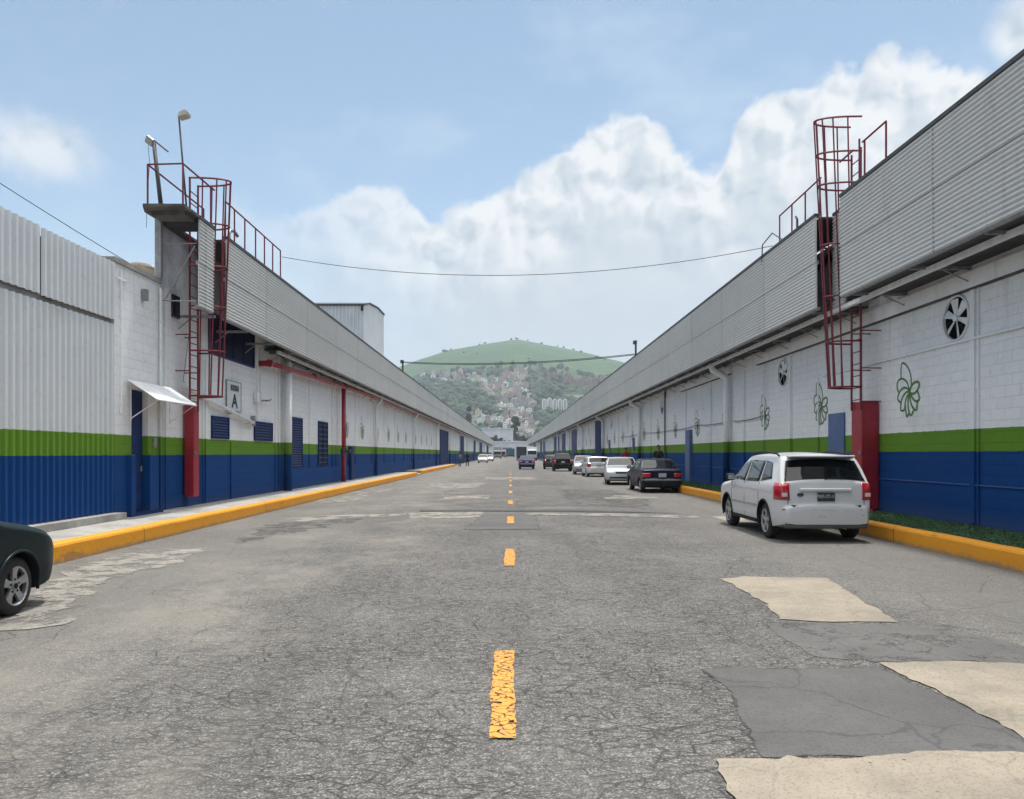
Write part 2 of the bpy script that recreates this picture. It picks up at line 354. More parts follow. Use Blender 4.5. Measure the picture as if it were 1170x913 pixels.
PANEB = mat('blue_black_pane', (.005,.009,.032), .6, spec=.15)
BLACK = mat('dark_void', (.012, .012, .013), .9)
STEEL = mat('dull_steel', (.28, .28, .28), .5, .4, var=.2, vscale=8)
DARKST = mat('dark_flashing', (.045, .045, .048), .6, var=.3, vscale=2)
WHITEP = mat('white_enamel', (.72, .74, .75), .6, var=.12, vscale=5)
CONC = mat('raw_concrete', (.30, .29, .27), .92, var=.28, vscale=1.5, bump=.5, bscale=25)
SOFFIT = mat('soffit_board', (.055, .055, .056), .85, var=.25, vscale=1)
EMB = mat('emblem_green', (.055, .17, .022), .6, var=.12, vscale=10)
INK = mat('sign_ink', (.02, .02, .022), .6)
SIGNG = mat('sign_white', (.62, .66, .68), .5, var=.06, vscale=5)
WIRE = mat('cable_black', (.02, .02, .02), .7)
TIN = mat('tin_tower', (.50, .53, .55), .5, .15, var=.12, vscale=.4)
TAN = mat('tank_tan', (.33, .27, .20), .8, var=.15)

# ------------------------------------------------------------------ mesh helpers
WLOC = {}
class MB:
    def __init__(s): s.v = []; s.f = []; s.mi = []
    def add(s, vs, fs, mi=0):
        o = len(s.v); s.v += [tuple(p) for p in vs]; s.f += [tuple(i+o for i in f) for f in fs]; s.mi += [mi]*len(fs); return s
    def each(s, name, m, parent, **k):
        first = [0]; outp = []
        n = len(s.v); par = list(range(n))
        def fd(i):
            while par[i] != i: par[i] = par[par[i]]; i = par[i]
            return i
        for f in s.f:
            for q in f[1:]:
                a, c = fd(f[0]), fd(q)
                if a != c: par[a] = c
        gr = {}
        for f, mi in zip(s.f, s.mi): gr.setdefault(fd(f[0]), []).append((f, mi))
        for fl in gr.values():
            ids = sorted({i for f, _ in fl for i in f}); mp = {i: j for j, i in enumerate(ids)}; b = MB()
            b.v = [s.v[i] for i in ids]; b.f = [tuple(mp[i] for i in f) for f, _ in fl]; b.mi = [mi for _, mi in fl]
            outp.append(b.build(name, m, parent, **k))
        return outp
    def box(s, x0, x1, y0, y1, z0, z1, mi=0):
        x0, x1 = sorted((x0, x1)); y0, y1 = sorted((y0, y1)); z0, z1 = sorted((z0, z1))
        return s.add([(x0,y0,z0),(x1,y0,z0),(x1,y1,z0),(x0,y1,z0),(x0,y0,z1),(x1,y0,z1),(x1,y1,z1),(x0,y1,z1)],
                     [(0,3,2,1),(4,5,6,7),(0,1,5,4),(1,2,6,5),(2,3,7,6),(3,0,4,7)], mi)
    def tube(s, pts, r, n=8, mi=0, cap=True):
        pts = [Vector(p) for p in pts]; rings = []
        rs = r if isinstance(r, (list, tuple)) else [r]*len(pts)
        up = None
        for i, p in enumerate(pts):
            d = (pts[min(i+1, len(pts)-1)]-pts[max(i-1, 0)]).normalized()
            if up is None: up = Vector((0,0,1)) if abs(d.z) < .9 else Vector((1,0,0))
            a = d.cross(up).normalized(); bb = a.cross(d).normalized(); up = bb
            rings.append([p+(a*math.cos(2*math.pi*k/n)+bb*math.sin(2*math.pi*k/n))*rs[i] for k in range(n)])
        vs = [q for rg in rings for q in rg]; fs = []
        for i in range(len(pts)-1):
            for k in range(n): fs.append((i*n+k, i*n+(k+1)%n, (i+1)*n+(k+1)%n, (i+1)*n+k))
        if cap: fs.append(tuple(range(n))[::-1]); fs.append(tuple((len(pts)-1)*n+k for k in range(n)))
        return s.add(vs, fs, mi)
    def prism(s, poly, axis, a, b, mi=0):   # poly in the other two axes
        n = len(poly); vs = []
        for c in (a, b):
            for (p, q) in poly: vs.append({'x': (c,p,q), 'y': (p,c,q), 'z': (p,q,c)}[axis])
        fs = [tuple(range(n)), tuple(range(2*n-1, n-1, -1))]+[(i, i+n, (i+1)%n+n, (i+1)%n) for i in range(n)]
        return s.add(vs, fs, mi)
    def build(s, name, m, parent=None, smooth=False, origin=None, fixn=True, bevel=0):
        org = Vector(WLOC[parent.name]) if parent is not None else Vector(origin if origin else (0,0,0))
        me = bpy.data.meshes.new(name); me.from_pydata([Vector(p)-org for p in s.v], [], s.f)
        for mm in (m if isinstance(m, (list, tuple)) else [m]): me.materials.append(mm)
        for p, k in zip(me.polygons, s.mi): p.material_index = k
        if smooth:
            for p in me.polygons: p.use_smooth = True
        if fixn:
            bm = bmesh.new(); bm.from_mesh(me); bmesh.ops.recalc_face_normals(bm, faces=bm.faces); bm.to_mesh(me); bm.free()
        me.update()
        o = bpy.data.objects.new(name, me); COL.objects.link(o)
        if parent is not None: o.parent = parent
        else: o.location = org
        WLOC[o.name] = tuple(org)
        if bevel:
            bv = o.modifiers.new('bevel', 'BEVEL'); bv.width = bevel; bv.segments = 2; bv.limit_method = 'ANGLE'
        return o
def empty(name, loc=(0,0,0)):
    o = bpy.data.objects.new(name, None); COL.objects.link(o); o.location = loc; WLOC[o.name] = tuple(loc); o.empty_display_size = .2; return o
def tag(o, label=None, cat=None, group=None, kind=None):
    if label: o['label'] = label
    if cat: o['category'] = cat
    if group: o['group'] = group
    if kind: o['kind'] = kind
    return o
def thing(name, label, cat, loc=(0,0,0), group=None): return tag(empty(name, loc), label, cat, group)
KIDS = {}
def copy_tree(o, parent=None):
    c = o.copy(); COL.objects.link(c)
    if parent is not None: c.parent = parent
    for ch in [q for q in ALLC.get(o.name, [])]: copy_tree(ch, c)
    return c
ALLC = {}
def index_children():
    ALLC.clear()
    for q in COL.objects:
        if q.parent: ALLC.setdefault(q.parent.name, []).append(q)
def bake(o):
    dg = bpy.context.evaluated_depsgraph_get(); dg.update()
    me = bpy.data.meshes.new_from_object(o.evaluated_get(dg)); o.modifiers.clear(); old = o.data; o.data = me; me.name = old.name; return o
def boolean(o, cutter):
    md = o.modifiers.new('b', 'BOOLEAN'); md.operation = 'DIFFERENCE'; md.object = cutter; md.solver = 'EXACT'
    bake(o); bpy.data.objects.remove(cutter)
def gp(px, py, z=0):   # ground point seen at photo pixel
    Y = (1.65-z)*880/(py-518); return ((px-583)/880*Y, Y)

# ------------------------------------------------------------------ ground, road, kerbs, pavement
g = MB(); g.add([(-3100,-300,-.03),(3100,-300,-.03),(3100,2900,-.03),(-3100,2900,-.03)], [(0,1,2,3)])
tag(g.build('ground', GROUND), 'flat ground of the industrial estate', kind='structure')
END = 392
g = MB(); g.add([(-8.4,-12,0),(9.0,-12,0),(9.0,END,0),(-8.4,END,0)], [(0,1,2,3)])
tag(g.build('road', ROAD), 'long cracked grey asphalt street', kind='structure')
def kerb(name, xf, side, y0, y1, w=.22, h=.30):   # side: -1 lies on the left of its face
    prof = [(0, -.02), (0, h-.05), (side*.015, h-.015), (side*.05, h), (side*w, h), (side*w, -.02)]
    b = MB(); n = int((y1-y0)/.5); rings = []
    for i in range(n+1):
        y = y0+(y1-y0)*i/n
        jx = (mnoise.noise(Vector((xf, y*.7, 0))))*.022; jz = mnoise.noise(Vector((xf, y*.9, 5)))*.014
        rings.append([(xf+px+(jx if k < 5 else 0), y, pz+(jz if 0 < k < 5 else 0)) for k, (px, pz) in enumerate(prof)])
    m = len(prof); vs = [p for r in rings for p in r]
    fs = [(i*m+k, i*m+k+1, (i+1)*m+k+1, (i+1)*m+k) for i in range(n) for k in range(m-1)]
    fs += [tuple(range(m)), tuple(n*m+k for k in range(m))[::-1]]
    b.add(vs, fs); return tag(b.build(name, KERB), 'thick yellow painted kerb', kind='structure')
kerb('kerb', -6.75, -1, -6, 56); kerb('kerb', -7.0, -1, 61, 98)
kerb('kerb', 7.07, 1, -6, 73); kerb('kerb', 7.07, 1, 82, 101)
def sheet(name, pts, m, z0, z1, kind='structure', label=None):
    b = MB(); b.prism(pts, 'z', z0, z1); return tag(b.build(name, m), label or name, kind=kind)
sheet('pavement', [(-8.35,-6),(-6.971,-6),(-6.971,56),(-8.35,56)], WALK, -.02, .293, label='narrow concrete pavement beside the left kerb')
sheet('pavement', [(-8.35,56.05),(-6.8,56.05),(-7.0,60.9),(-8.35,60.9)], WALK, -.02, .10, label='low concrete ramp in the pavement')
sheet('pavement', [(-8.35,61),(-7.222,61),(-7.222,98),(-8.35,98)], WALK, -.02, .293, label='far stretch of concrete pavement')
sheet('verge', [(7.291,-6),(8.95,-6),(8.95,73),(7.291,73)], mat('soil', (.022,.055,.022), .95, var=.3), -.02, .27, label='soil bed behind the right kerb')
sheet('verge', [(7.291,82),(8.95,82),(8.95,101),(7.291,101)], MATS['soil'], -.02, .27, label='soil bed behind the right kerb')
# grass: blades
GRASS = mat('grass_blade', (.035, .095, .028), .8, var=.3, vscale=3)
b = MB()
for i in range(42000):
    y = 8+ (66*random.random()**1.9); x = random.uniform(7.30, 8.88); h = random.uniform(.012, .034); w = .006*(1+y/14)
    a = random.uniform(0, 6.28); dx, dy = math.cos(a)*w, math.sin(a)*w; lx, ly = random.uniform(-.03,.03), random.uniform(-.03,.03)
    b.add([(x-dx,y-dy,.268),(x+dx,y+dy,.268),(x+lx,y+ly,.268+h)], [(0,1,2)])
tag(b.build('grass', GRASS, fixn=False), 'short green grass strip along the right warehouse wall', 'grass', kind='stuff')

def jag(poly, step=.22, amp=.05, seed=0):
    step = min(step, .07) if amp < .1 else min(step, .15)
    outp = []
    for i, p in enumerate(poly):
        q = poly[(i+1) % len(poly)]; d = math.hypot(q[0]-p[0], q[1]-p[1]); n = max(1, int(d/step))
        nx, ny = -(q[1]-p[1])/max(d,1e-6), (q[0]-p[0])/max(d,1e-6)
        for k in range(n):
            t = k/n; o = mnoise.noise(Vector((p[0]+(q[0]-p[0])*t, p[1]+(q[1]-p[1])*t, seed))*2.3)*amp*2 + mnoise.noise(Vector((p[0]+(q[0]-p[0])*t, p[1]+(q[1]-p[1])*t, seed+7))*11)*amp*.9 if k else 0
            outp.append((p[0]+(q[0]-p[0])*t+nx*o, p[1]+(q[1]-p[1])*t+ny*o))
    return outp
zl = [.004]
def patch(pts, m, z=None, amp=.05, px=True, step=.22, label='patch in the asphalt'):
    P = [gp(*p) for p in pts] if px else pts
    z = z or .004
    P = jag(P, step, amp, len(pts)+pts[0][0])
    bm = bmesh.new(); vs = [bm.verts.new((x, y, z)) for x, y in P]; f = bm.faces.new(vs); bmesh.ops.triangulate(bm, faces=[f])
    if m is GREYP and amp < .1:
        for off, w in ((0, .016),):
            n_ = len(P); ring = []
            for i in range(n_):
                a_, c_ = P[i-1], P[(i+1) % n_]; d_ = math.hypot(c_[0]-a_[0], c_[1]-a_[1]) or 1; k_ = w*(.55+1.1*abs(mnoise.noise(Vector((P[i][0]*3, P[i][1]*3, 2)))))
                nx, ny = -(c_[1]-a_[1])/d_*k_, (c_[0]-a_[0])/d_*k_; ring.append(((P[i][0]+nx, P[i][1]+ny, z+.0015), (P[i][0]-nx, P[i][1]-ny, z+.0015)))
            q_ = MB(); q_.add([p for r_ in ring for p in r_], [(2*i, 2*i+1, (2*i+3) % (2*n_), (2*i+2) % (2*n_)) for i in range(n_)])
            tag(q_.build('patch_joint', JOINT, fixn=False), 'crumbled joint round a road patch', kind='structure')
    bmesh.ops.recalc_face_normals(bm, faces=bm.faces)
    for f in bm.faces:
        if f.normal.z < 0: f.normal_flip()
    me = bpy.data.meshes.new('road_patch'); bm.to_mesh(me); bm.free(); me.materials.append(m)
    o = bpy.data.objects.new('road_patch', me); COL.objects.link(o); return tag(o, label, kind='structure')
patch([(822,662),(850,659),(942,661),(980,683),(1027,712),(960,711),(890,708),(868,685)], BEIGE, .008, .04, label='sandy repair patch in the asphalt')
patch([(1004,758),(1090,756),(1290,764),(1290,905),(1171,846),(1095,803)], BEIGE, .008, .04, label='sandy repair patch at the right')
patch([(802,765),(1000,763),(1095,803),(1171,846),(1240,880),(1180,864),(1040,865),(872,866),(858,835),(835,795)], GREYP, .004, .03, label='smooth dark asphalt repair')
patch([(818,869),(900,865),(1190,863),(1300,905),(1300,1010),(900,1010),(862,930)], BEIGE, .012, .04, label='sandy repair patch in the foreground')
patch([(868,712),(960,713),(1040,715),(1110,724),(1200,744),(1200,763),(1090,755),(1000,757),(930,750)], GREYW, .004, .06, label='worn dark asphalt repair')
patch([(553,588),(610,588),(617,605),(530,605.5)], GREYP, .008, .03, label='square dark repair by the centre line')
patch([(466,586),(500,585),(553,585),(549,592),(467,593)], PALE, .006, .04, label='pale strip across the street')
patch([(330,592),(395,588),(464,587),(460,590),(400,592),(335,597)], PALE, .006, .1, label='pale worn strip')
patch([(150,632),(195,627),(252,629),(190,645),(120,663),(70,690),(40,694),(60,668),(95,645)], PALE, .006, .16, .22, label='pale dusty concrete patch by the left kerb')
patch([(60,665),(130,660),(80,690),(30,720),(10,712)], PALE, .0075, .2, label='dusty patch by the near car')
patch([(510,567),(560,566),(558,570),(500,571)], PALE, .006, .05)
patch([(492,552),(553,552),(545,557.5),(484,558.5)], PALE, .006, .1)
patch([(400,562),(452,558),(444,562),(396,567)], PALE, .006, .15)
patch([(360,571),(425,564),(405,572),(362,577)], PALE, .005, .15)
patch([(555,545),(610,545),(612,548),(552,548)], PALE, .006, .2)
patch([(588,550),(640,549),(650,554),(590,555)], GREYW, .006, .2)
patch([(590,572),(680,570),(700,577),(592,578)], GREYW, .006, .15)
patch([(600,586.5),(700,587),(798,590),(800,593),(700,590),(600,588.5)], PALE, .010, .05)
patch([(480,583),(650,582.5),(780,587),(640,584.6),(480,584.5)], mat('tar_joint', (.05,.05,.05), .9), .012, .02, label='dark joint across the street')
patch([(700,566),(748,567),(756,570),(690,570)], PALE, .006, .1)
patch([(812,590),(850,589),(855,597),(828,595)], BEIGE, .006, .03)
patch([(640,560),(700,560),(745,575),(735,582),(655,575)], OILY, .005, .2)
patch([(300,600),(380,590),(430,590),(350,606),(270,622)], MATS['oily_asphalt'], .005, .2)
# centre dashes, broken up where the asphalt is cracked
for k in range(10):
    y0 = 4.43+6.8*k; y1 = y0+2.0 if k else 6.40
    b = MB(); cx = -.045 if k == 0 else (-.01 if k == 1 else .01)
    cell = .05 if k < 3 else .5
    L_ = jag([(cx-.078,y0),(cx+.078,y0),(cx+.078,y1),(cx-.078,y1)], .05, .012, k) if k < 4 else [(cx-.075,y0),(cx+.075,y0),(cx+.075,y1),(cx-.075,y1)]
    b.add([(x_, y_, .014) for x_, y_ in L_], [tuple(range(len(L_)))])
    tag(b.build('centre_line', DASH), 'worn yellow centre line dash', kind='structure')

# ------------------------------------------------------------------ warehouses
def corrug_y(b, x, y0, y1, z0, z1, per, dep, sgn, th=.02):   # ribs running along Y; sgn = outward direction of face
    n = max(2, int(round((z1-z0)/per))); per = (z1-z0)/n; prof = []
    for i in range(n):
        z = z0+i*per
        prof += [(0, z), (dep*.35, z+per*.12), (dep, z+per*.32), (dep, z+per*.55), (dep*.35, z+per*.75), (0, z+per*.87)]
    prof.append((0, z1))
    vs = []; m = len(prof)
    for y in (y0, y1): vs += [(x+sgn*p, y, z) for p, z in prof]
    for y in (y0, y1): vs += [(x-sgn*th, y, z0), (x-sgn*th, y, z1)]
    fs = [(i, i+1, m+i+1, m+i) for i in range(m-1)]
    a = 2*m; fs += [(a, a+1, a+3, a+2), (0, m, a+2, a), (m-1, a+1, a+3, 2*m-1)]
    fs += [tuple(list(range(m))+[a+1, a]), tuple(list(range(m, 2*m))+[a+3, a+2])]
    b.add(vs, fs)
FLOWER = [[(305,320),(303,250),(305,190),(312,150),(326,138),(355,160),(382,200),(402,240),(416,290),(424,350),(425,430),(405,490)],
 [(405,490),(392,425),(378,380),(350,342),(312,322),(282,330),(262,355),(254,395),(262,440),(275,480)],
 [(405,490),(385,452),(345,432),(312,445),(285,480),(268,525),(265,562),(280,585),(298,602)],
 [(405,490),(370,488),(340,515),(315,560),(305,610),(302,660),(300,703),(350,703),(350,650),(362,580),(385,520)],
 [(355,620),(358,690),(366,740),(374,788),(398,745)],
 [(402,500),(388,580),(388,660),(402,740),(424,778),(452,712)],
 [(405,500),(412,580),(425,640),(452,695),(486,722),(490,665),(491,612)],
 [(405,500),(432,555),(455,595),(488,615),(512,605),(518,585),(510,545),(496,500)],
 [(405,490),(425,435),(445,405),(475,390),(505,392),(518,420),(510,460),(492,495),(465,518),(440,522),(415,505)]]
def smooth_line(pts, it=2):
    for _ in range(it):
        q = [pts[0]]
        for i in range(len(pts)-1):
            a, b_ = pts[i], pts[i+1]; q += [(a[0]*.75+b_[0]*.25, a[1]*.75+b_[1]*.25), (a[0]*.25+b_[0]*.75, a[1]*.25+b_[1]*.75)]
        q.append(pts[-1]); pts = q
    return pts
def flower_mesh():
    b = MB(); w = .023
    for si, line in enumerate(FLOWER):
        P = [((p[0]-395)/275*1.03, (463-p[1])/655*1.26) for p in smooth_line(line, 1)]
        z = .004+si*.0012; L_, R_ = [], []
        for i, p in enumerate(P):
            a = P[max(0,i-1)]; c = P[min(len(P)-1,i+1)]; d = math.hypot(c[0]-a[0], c[1]-a[1]) or 1
            nx, ny = -(c[1]-a[1])/d*w, (c[0]-a[0])/d*w
            L_.append((p[0]+nx, p[1]+ny)); R_.append((p[0]-nx, p[1]-ny))
        vs = [(u, v, z) for u, v in L_]+[(u, v, z) for u, v in R_]; n = len(P)
        b.add(vs, [(i, i+1, n+i+1, n+i) for i in range(n-1)])
    return b
def put_flower(parent, x, y, z, side):     # side +1 = right building, emblem faces -X
    f = flower_mesh(); q = MB()
    vs = [((x-v[2]) if side > 0 else (x+v[2]), (y-v[0]) if side > 0 else (y+v[0]), z+v[1]) for v in f.v]
    q.add(vs, f.f); return q.build('painted_emblem', EMB, parent, fixn=False)

def warehouse(side, label):
    sg = side                                  # +1 right, -1 left
    xw = 8.9*1 if sg > 0 else -8.3
    xf = 7.6 if sg > 0 else -7.3
    y0 = -8 if sg > 0 else 18.05; y1 = 352
    zb, zt = (5.25, 7.53) if sg > 0 else (5.10, 7.15)
    WM, PM = (WALL_R, PLAIN_R) if sg > 0 else (WALL_L, PLAIN_L)
    T = thing('warehouse', label, 'warehouse', (xw, y0, 0))
    b = MB(); b.box(xw, xw+sg*.3, y0, y1, -.02, zt-.3 if sg > 0 else 5.555)
    wall = b.build('wall', WM, T)
    # roof slab behind, ends
    r = MB(); r.prism([(xw, zt-.3), (xw+sg*.02, zt-.1), (xw+sg*14, zt+.4), (xw+sg*28, zt-.3), (xw+sg*28, zt-.6), (xw, zt-.6)] if sg > 0 else
                      [(xw-.31, 5.5), (xw-.31, 5.7), (xw-14, 6.0), (xw-28, 5.7), (xw-28, 5.3)], 'y', y0+.05, y1-.05); r.build('roof', STEEL, T)
    e = MB()
    if sg < 0: e.box(-30, xw-.301, y0, y0+.25, -.02, 5.5)
    e.box(xw+sg*.301, xw+sg*28, y1-.3, y1-.02, -.02, 5.2)
    e.each('end_wall', WM, T)
    # canopy box: corrugated fascia
    mid = (zb+zt)/2
    slots = [(17.72, 19.12)] if sg > 0 else [(18.92, 19.78)]
    segs = []; c = y0
    for a, d in slots: segs.append((c, a)); c = d
    segs.append((c, y1))
    for (a, d) in segs:
        b = MB(); corrug_y(b, xf, a, d, zb, mid-.012, .088, .026, -sg); b.build('fascia', FASCIA, T, fixn=True)
        b = MB(); corrug_y(b, xf-sg*.012, a, d, mid+.0, zt, .088, .026, -sg); b.build('fascia', FASCIA, T, fixn=True)
        b = MB(); b.box(xf-sg*.045, xf+sg*.09, a, d, zt+.001, zt+.075); b.build('roof_edge', DARKST, T)
        b = MB(); b.box(xf+sg*.022, xf+sg*.10, a, d, zb-.03, zb+.03); b.box(xf+sg*.022, xf+sg*.07, a, d, mid-.05, mid+.05); b.each('fascia_rail', STEEL, T)
    # deck over canopy + soffit
    b = MB(); a0 = y0 if sg > 0 else y0+.15
    for (a, d) in segs: b.box(xf+sg*.10, xw-sg*.002, max(a, a0), d, zt-.06, zt-.01)
    if sg < 0: b.box(-8.298, -8.06, 18.925, 19.775, zt-.06, zt-.01)
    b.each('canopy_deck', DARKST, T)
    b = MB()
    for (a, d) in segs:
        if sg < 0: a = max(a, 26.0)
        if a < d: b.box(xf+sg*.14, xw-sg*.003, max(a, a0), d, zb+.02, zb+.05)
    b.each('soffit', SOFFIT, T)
    # gutter + brackets
    b = MB(); b.box(xf+sg*.42, xf+sg*.53, (y0 if sg > 0 else 25.5)+.3, y1-1, zb-.11, zb-.015); b.build('gutter', WHITEP, T)
    b = MB(); y = y0+1.2
    while y < 130:
        b.tube([(xw, y, zb-.34), (xf+sg*.62, y, zb-.03)], .014, 6); b.box(xw, xf+sg*.11, y+.06, y+.12, zb-.05, zb+.015)
        y += 2.4
    b.each('bracket', STEEL, T)
    # tie beam along the wall head
    b = MB()
    if sg > 0:
        b.box(xw-.10, xw-.002, y0, 27.6, 4.82, 5.14); b.box(xw-.10, xw-.002, 30.9, 40, 4.85, 5.14)
    else: b.box(xw+.002, xw+.06, 28.6, 120, 4.86, 5.0)
    b.each('beam', PM, T)
    # pilaster strips
    b = MB()
    if sg > 0: grid = [14.8+4.85*k for k in range(-1, 46)]
    else: grid = [21.0, 22.9, 27.2]+[31.8+4.7*k for k in range(0, 48)]
    for y in grid:
        if y > y1-1: break
        b.box(xw-sg*.035, xw-sg*.002, y-.075, y+.075, .31, 4.80 if sg > 0 else (2.0 if y == 22.9 else 4.90 if y > 25 else 4.2))
        if sg > 0: b.box(xw-sg*.035, xw-sg*.002, y-.21, y-.185, .31, 4.80)
    b.each('pilaster', PM, T)
    if sg > 0:
        b = MB(); b.box(xw-.055, xw-.002, y0, 21.9, 3.83, 3.875); b.each('joint_strip', PM, T)
        b = MB(); b.box(xw-.024, xw-.002, y0, 100, 1.03, 1.055); b.build('blue_ledge', mat('ledge_blue', (.03,.09,.27), .6), T)
        b = MB(); b.box(xw-.108, xw-.003, y0, 27.6, 4.795, 4.818); b.box(xw-.108, xw-.003, 30.9, 40, 4.825, 4.848); b.each('beam_painted_shadow', DARKST, T)  # dark strips paint in the shadow line under the beam
    else:
        b = MB(); b.box(xw+.002, xw+.05, 28.3, 89, .28, 1.06); b.build('plinth', PM, T)
    # downspouts
    ds = [31.0, 52.0, 72.5, 93, 113.5, 134, 154.5, 190, 240] if sg > 0 else [28.0, 46.8, 65, 85, 103.5, 124, 145, 170, 200, 240]
    for i, y in enumerate(ds):
        b = MB(); rr = .13 if sg > 0 else (.145 if i == 0 else .085)
        xx = xw-sg*(rr+.07); top = zb+.08
        if i == 0 and sg < 0: b.tube([(xx, y, .28), (xx, y, top)], rr, 14)
        else: b.tube([(xx, y, .25), (xx, y, top-.75), (xx-sg*.02, y, top-.62), (xf+sg*.53, y, top-.32), (xf+sg*.50, y, top-.18), (xf+sg*.50, y, top-.08)], rr, 12)
        b.build('downspout', PM, T, smooth=True)
    # doors on the far stretch
    if sg > 0: doors = [(74.2, 79.8, 4.95), (103, 110.5, 4.9), (124, 131, 4.9), (136, 142, 4.9), (148, 154, 4.9), (196, 206, 4.9), (216, 226, 4.9), (270, 290, 4.9)]
    else: doors = [(90.5, 102, 4.5), (126.5, 136, 4.6), (172, 182, 4.6), (208, 224, 4.6), (270, 290, 4.6)]
    for (a, d, h) in doors:
        b = MB(); n = 10
        for k in range(n): b.box(xw-sg*(.09+(.03 if k % 2 else 0)), xw-sg*.002, a+(d-a)*k/n, a+(d-a)*(k+.999)/n, .02, h)
        b.build('loading_door', DKBLUE if (a < 100 or sg < 0) else mat('mid_blue_door', (.03,.055,.17), .5, var=.2), T)
    return T, wall, xw, xf, zb, zt

TL = warehouse(-1, 'long white green and blue warehouse on the left with red pipes')
TR = warehouse(1, 'long white green and blue warehouse on the right with round fans')
tl, wall_l = TL[0], TL[1]; tr, wall_r = TR[0], TR[1]
XL, XR = -8.3, 8.9
# extra canopy end wall (left) and parapet
b = MB(); b.box(-8.335, -8.3, 18.052, 352, 5.56, 7.155); b.build('parapet_wall', mat('grimy_white', (.55,.57,.60), .8, var=.22, vscale=2, bump=.4, bscale=20), tl)
# right: roof return behind slot (dark structure in the gap)
b = MB(); b.box(8.35, 8.6, 17.9, 18.3, 5.3, 7.4); b.box(8.0, 8.85, 18.55, 18.75, 5.4, 6.8); b.each('slot_frame', DARKST, tr)

b = MB(); corrug_y(b, 8.02, 18.42, 19.12, 5.25, 7.53, .088, .026, -1); b.build('recessed_cladding', FASCIA, tr)
b = MB(); b.box(7.99, 8.12, 18.42, 19.12, 7.531, 7.60); b.build('roof_edge', DARKST, tr)
# exhaust fans (right)
fans = [(15.37, 4.35), (25.1, 4.28), (45, 4.38), (58.4, 4.36), (67.5, 4.3), (87, 4.3)]
for (y, z) in fans:
    c = MB(); c.tube([(8.7, y, z), (9.12, y, z)], .425, 28); cut = c.build('cutter', BLACK); boolean(wall_r, cut)
for (y, z) in fans:
    b = MB(); ring = [(8.885, y+.445*math.cos(t*math.pi/16), z+.445*math.sin(t*math.pi/16)) for t in range(33)]; b.tube(ring, .026, 6, cap=False)
    f = b.build('exhaust_fan', WHITEP, tr, smooth=True)
    b = MB(); b.tube([(9.115, y, z), (9.118, y, z)], .42, 24); b.build('fan_housing', BLACK, f)
    b = MB(); b.tube([(8.925, y, z), (9.112, y, z)], .421, 24, cap=False); b.build('fan_throat', BLACK, f)
    b = MB(); b.tube([(8.86, y, z), (8.95, y, z)], .07, 10)
    for k in range(6):
        a = 2*math.pi*k/6+.35; ca, sa = math.cos(a), math.sin(a); w0, w1 = .03, .082
        vs = []
        for (r_, w_, dx) in ((.05, w0, 0), (.39, w1, 0)):
            for s_ in (-1, 1):
                for th in (0, .008): vs.append((8.90+dx+s_*w_*.35+th, y+r_*ca-s_*w_*sa, z+r_*sa+s_*w_*ca))
        b.add(vs, [(0,1,3,2),(4,6,7,5),(0,2,6,4),(1,5,7,3),(0,4,5,1),(2,3,7,6)])
    b.build('fan_blades', WHITEP, f)
for k in range(24):
    y = 17.2+4.85*k
    if k in (12,) or any(a-1 < y < d+1 for a, d in ((74,80),(103,110.5),(124,131))): continue
    put_flower(tr, XR, y, 3.08, 1)
for k, y in enumerate([39.0, 43.2, 48, 52.5, 57, 61.3, 67.5, 72, 76.5, 81, 107, 112, 117, 139, 150]):
    put_flower(tl, XL, y, 3.05, -1)
# right side doors and cabinets on wall
b = MB(); b.box(XR-.05, XR-.002, 20.45, 21.45, .28, 2.74); d = b.build('door', DOORBL, tr, bevel=.008)
b = MB(); b.box(XR-.075, XR-.05, 20.55, 20.60, 1.3, 1.42); b.build('handle', STEEL, d)
b = MB(); b.box(XR-.16, XR-.002, 37.6, 38.5, .28, 2.80); b.build('meter_cabinet', DOORBL, tr, bevel=.01)
b = MB(); b.box(XR-.12, XR-.002, 55.0, 55.5, 1.9, 2.75); b.build('junction_box', DOORBL, tr, bevel=.01)
b = MB(); b.box(XR-.12, XR-.002, 68.3, 69.0, 1.9, 2.85); b.build('junction_box', DOORBL, tr, bevel=.01)
# conduits on the right wall
b = MB()
def drape(p0, p1, sag, n=10): return [tuple(Vector(p0).lerp(Vector(p1), i/n)-Vector((0,0,sag*4*(i/n)*(1-i/n)))) for i in range(n+1)]
for a, d, za, zd in ((26.9,30.6,2.98,2.93),(31.3,36.6,2.95,3.0),(36.6,41.9,3.0,2.92),(41.9,51.7,2.92,3.02),(52.3,62,3.0,2.95)):
    b.tube(drape((XR-.05,a,za),(XR-.05,d,zd),.06), .016, 5)
b.each('slung_cable', DARKST, tr)
for (y, z0, z1, r_) in ((26.9,1.7,4.75,.018),(26.6,3.3,4.8,.012),(22.15,1.5,3.85,.02),(44.0,.3,5.2,.06),(31.7,.3,4.8,.03),(53.0,.4,4.8,.02),(57.0,1.6,2.9,.04)):
    b = MB(); b.tube([(XR-.05, y, z0), (XR-.05, y, z1)], r_, 6); b.build('conduit', DARKST if r_ > .05 else PLAIN_R, tr)

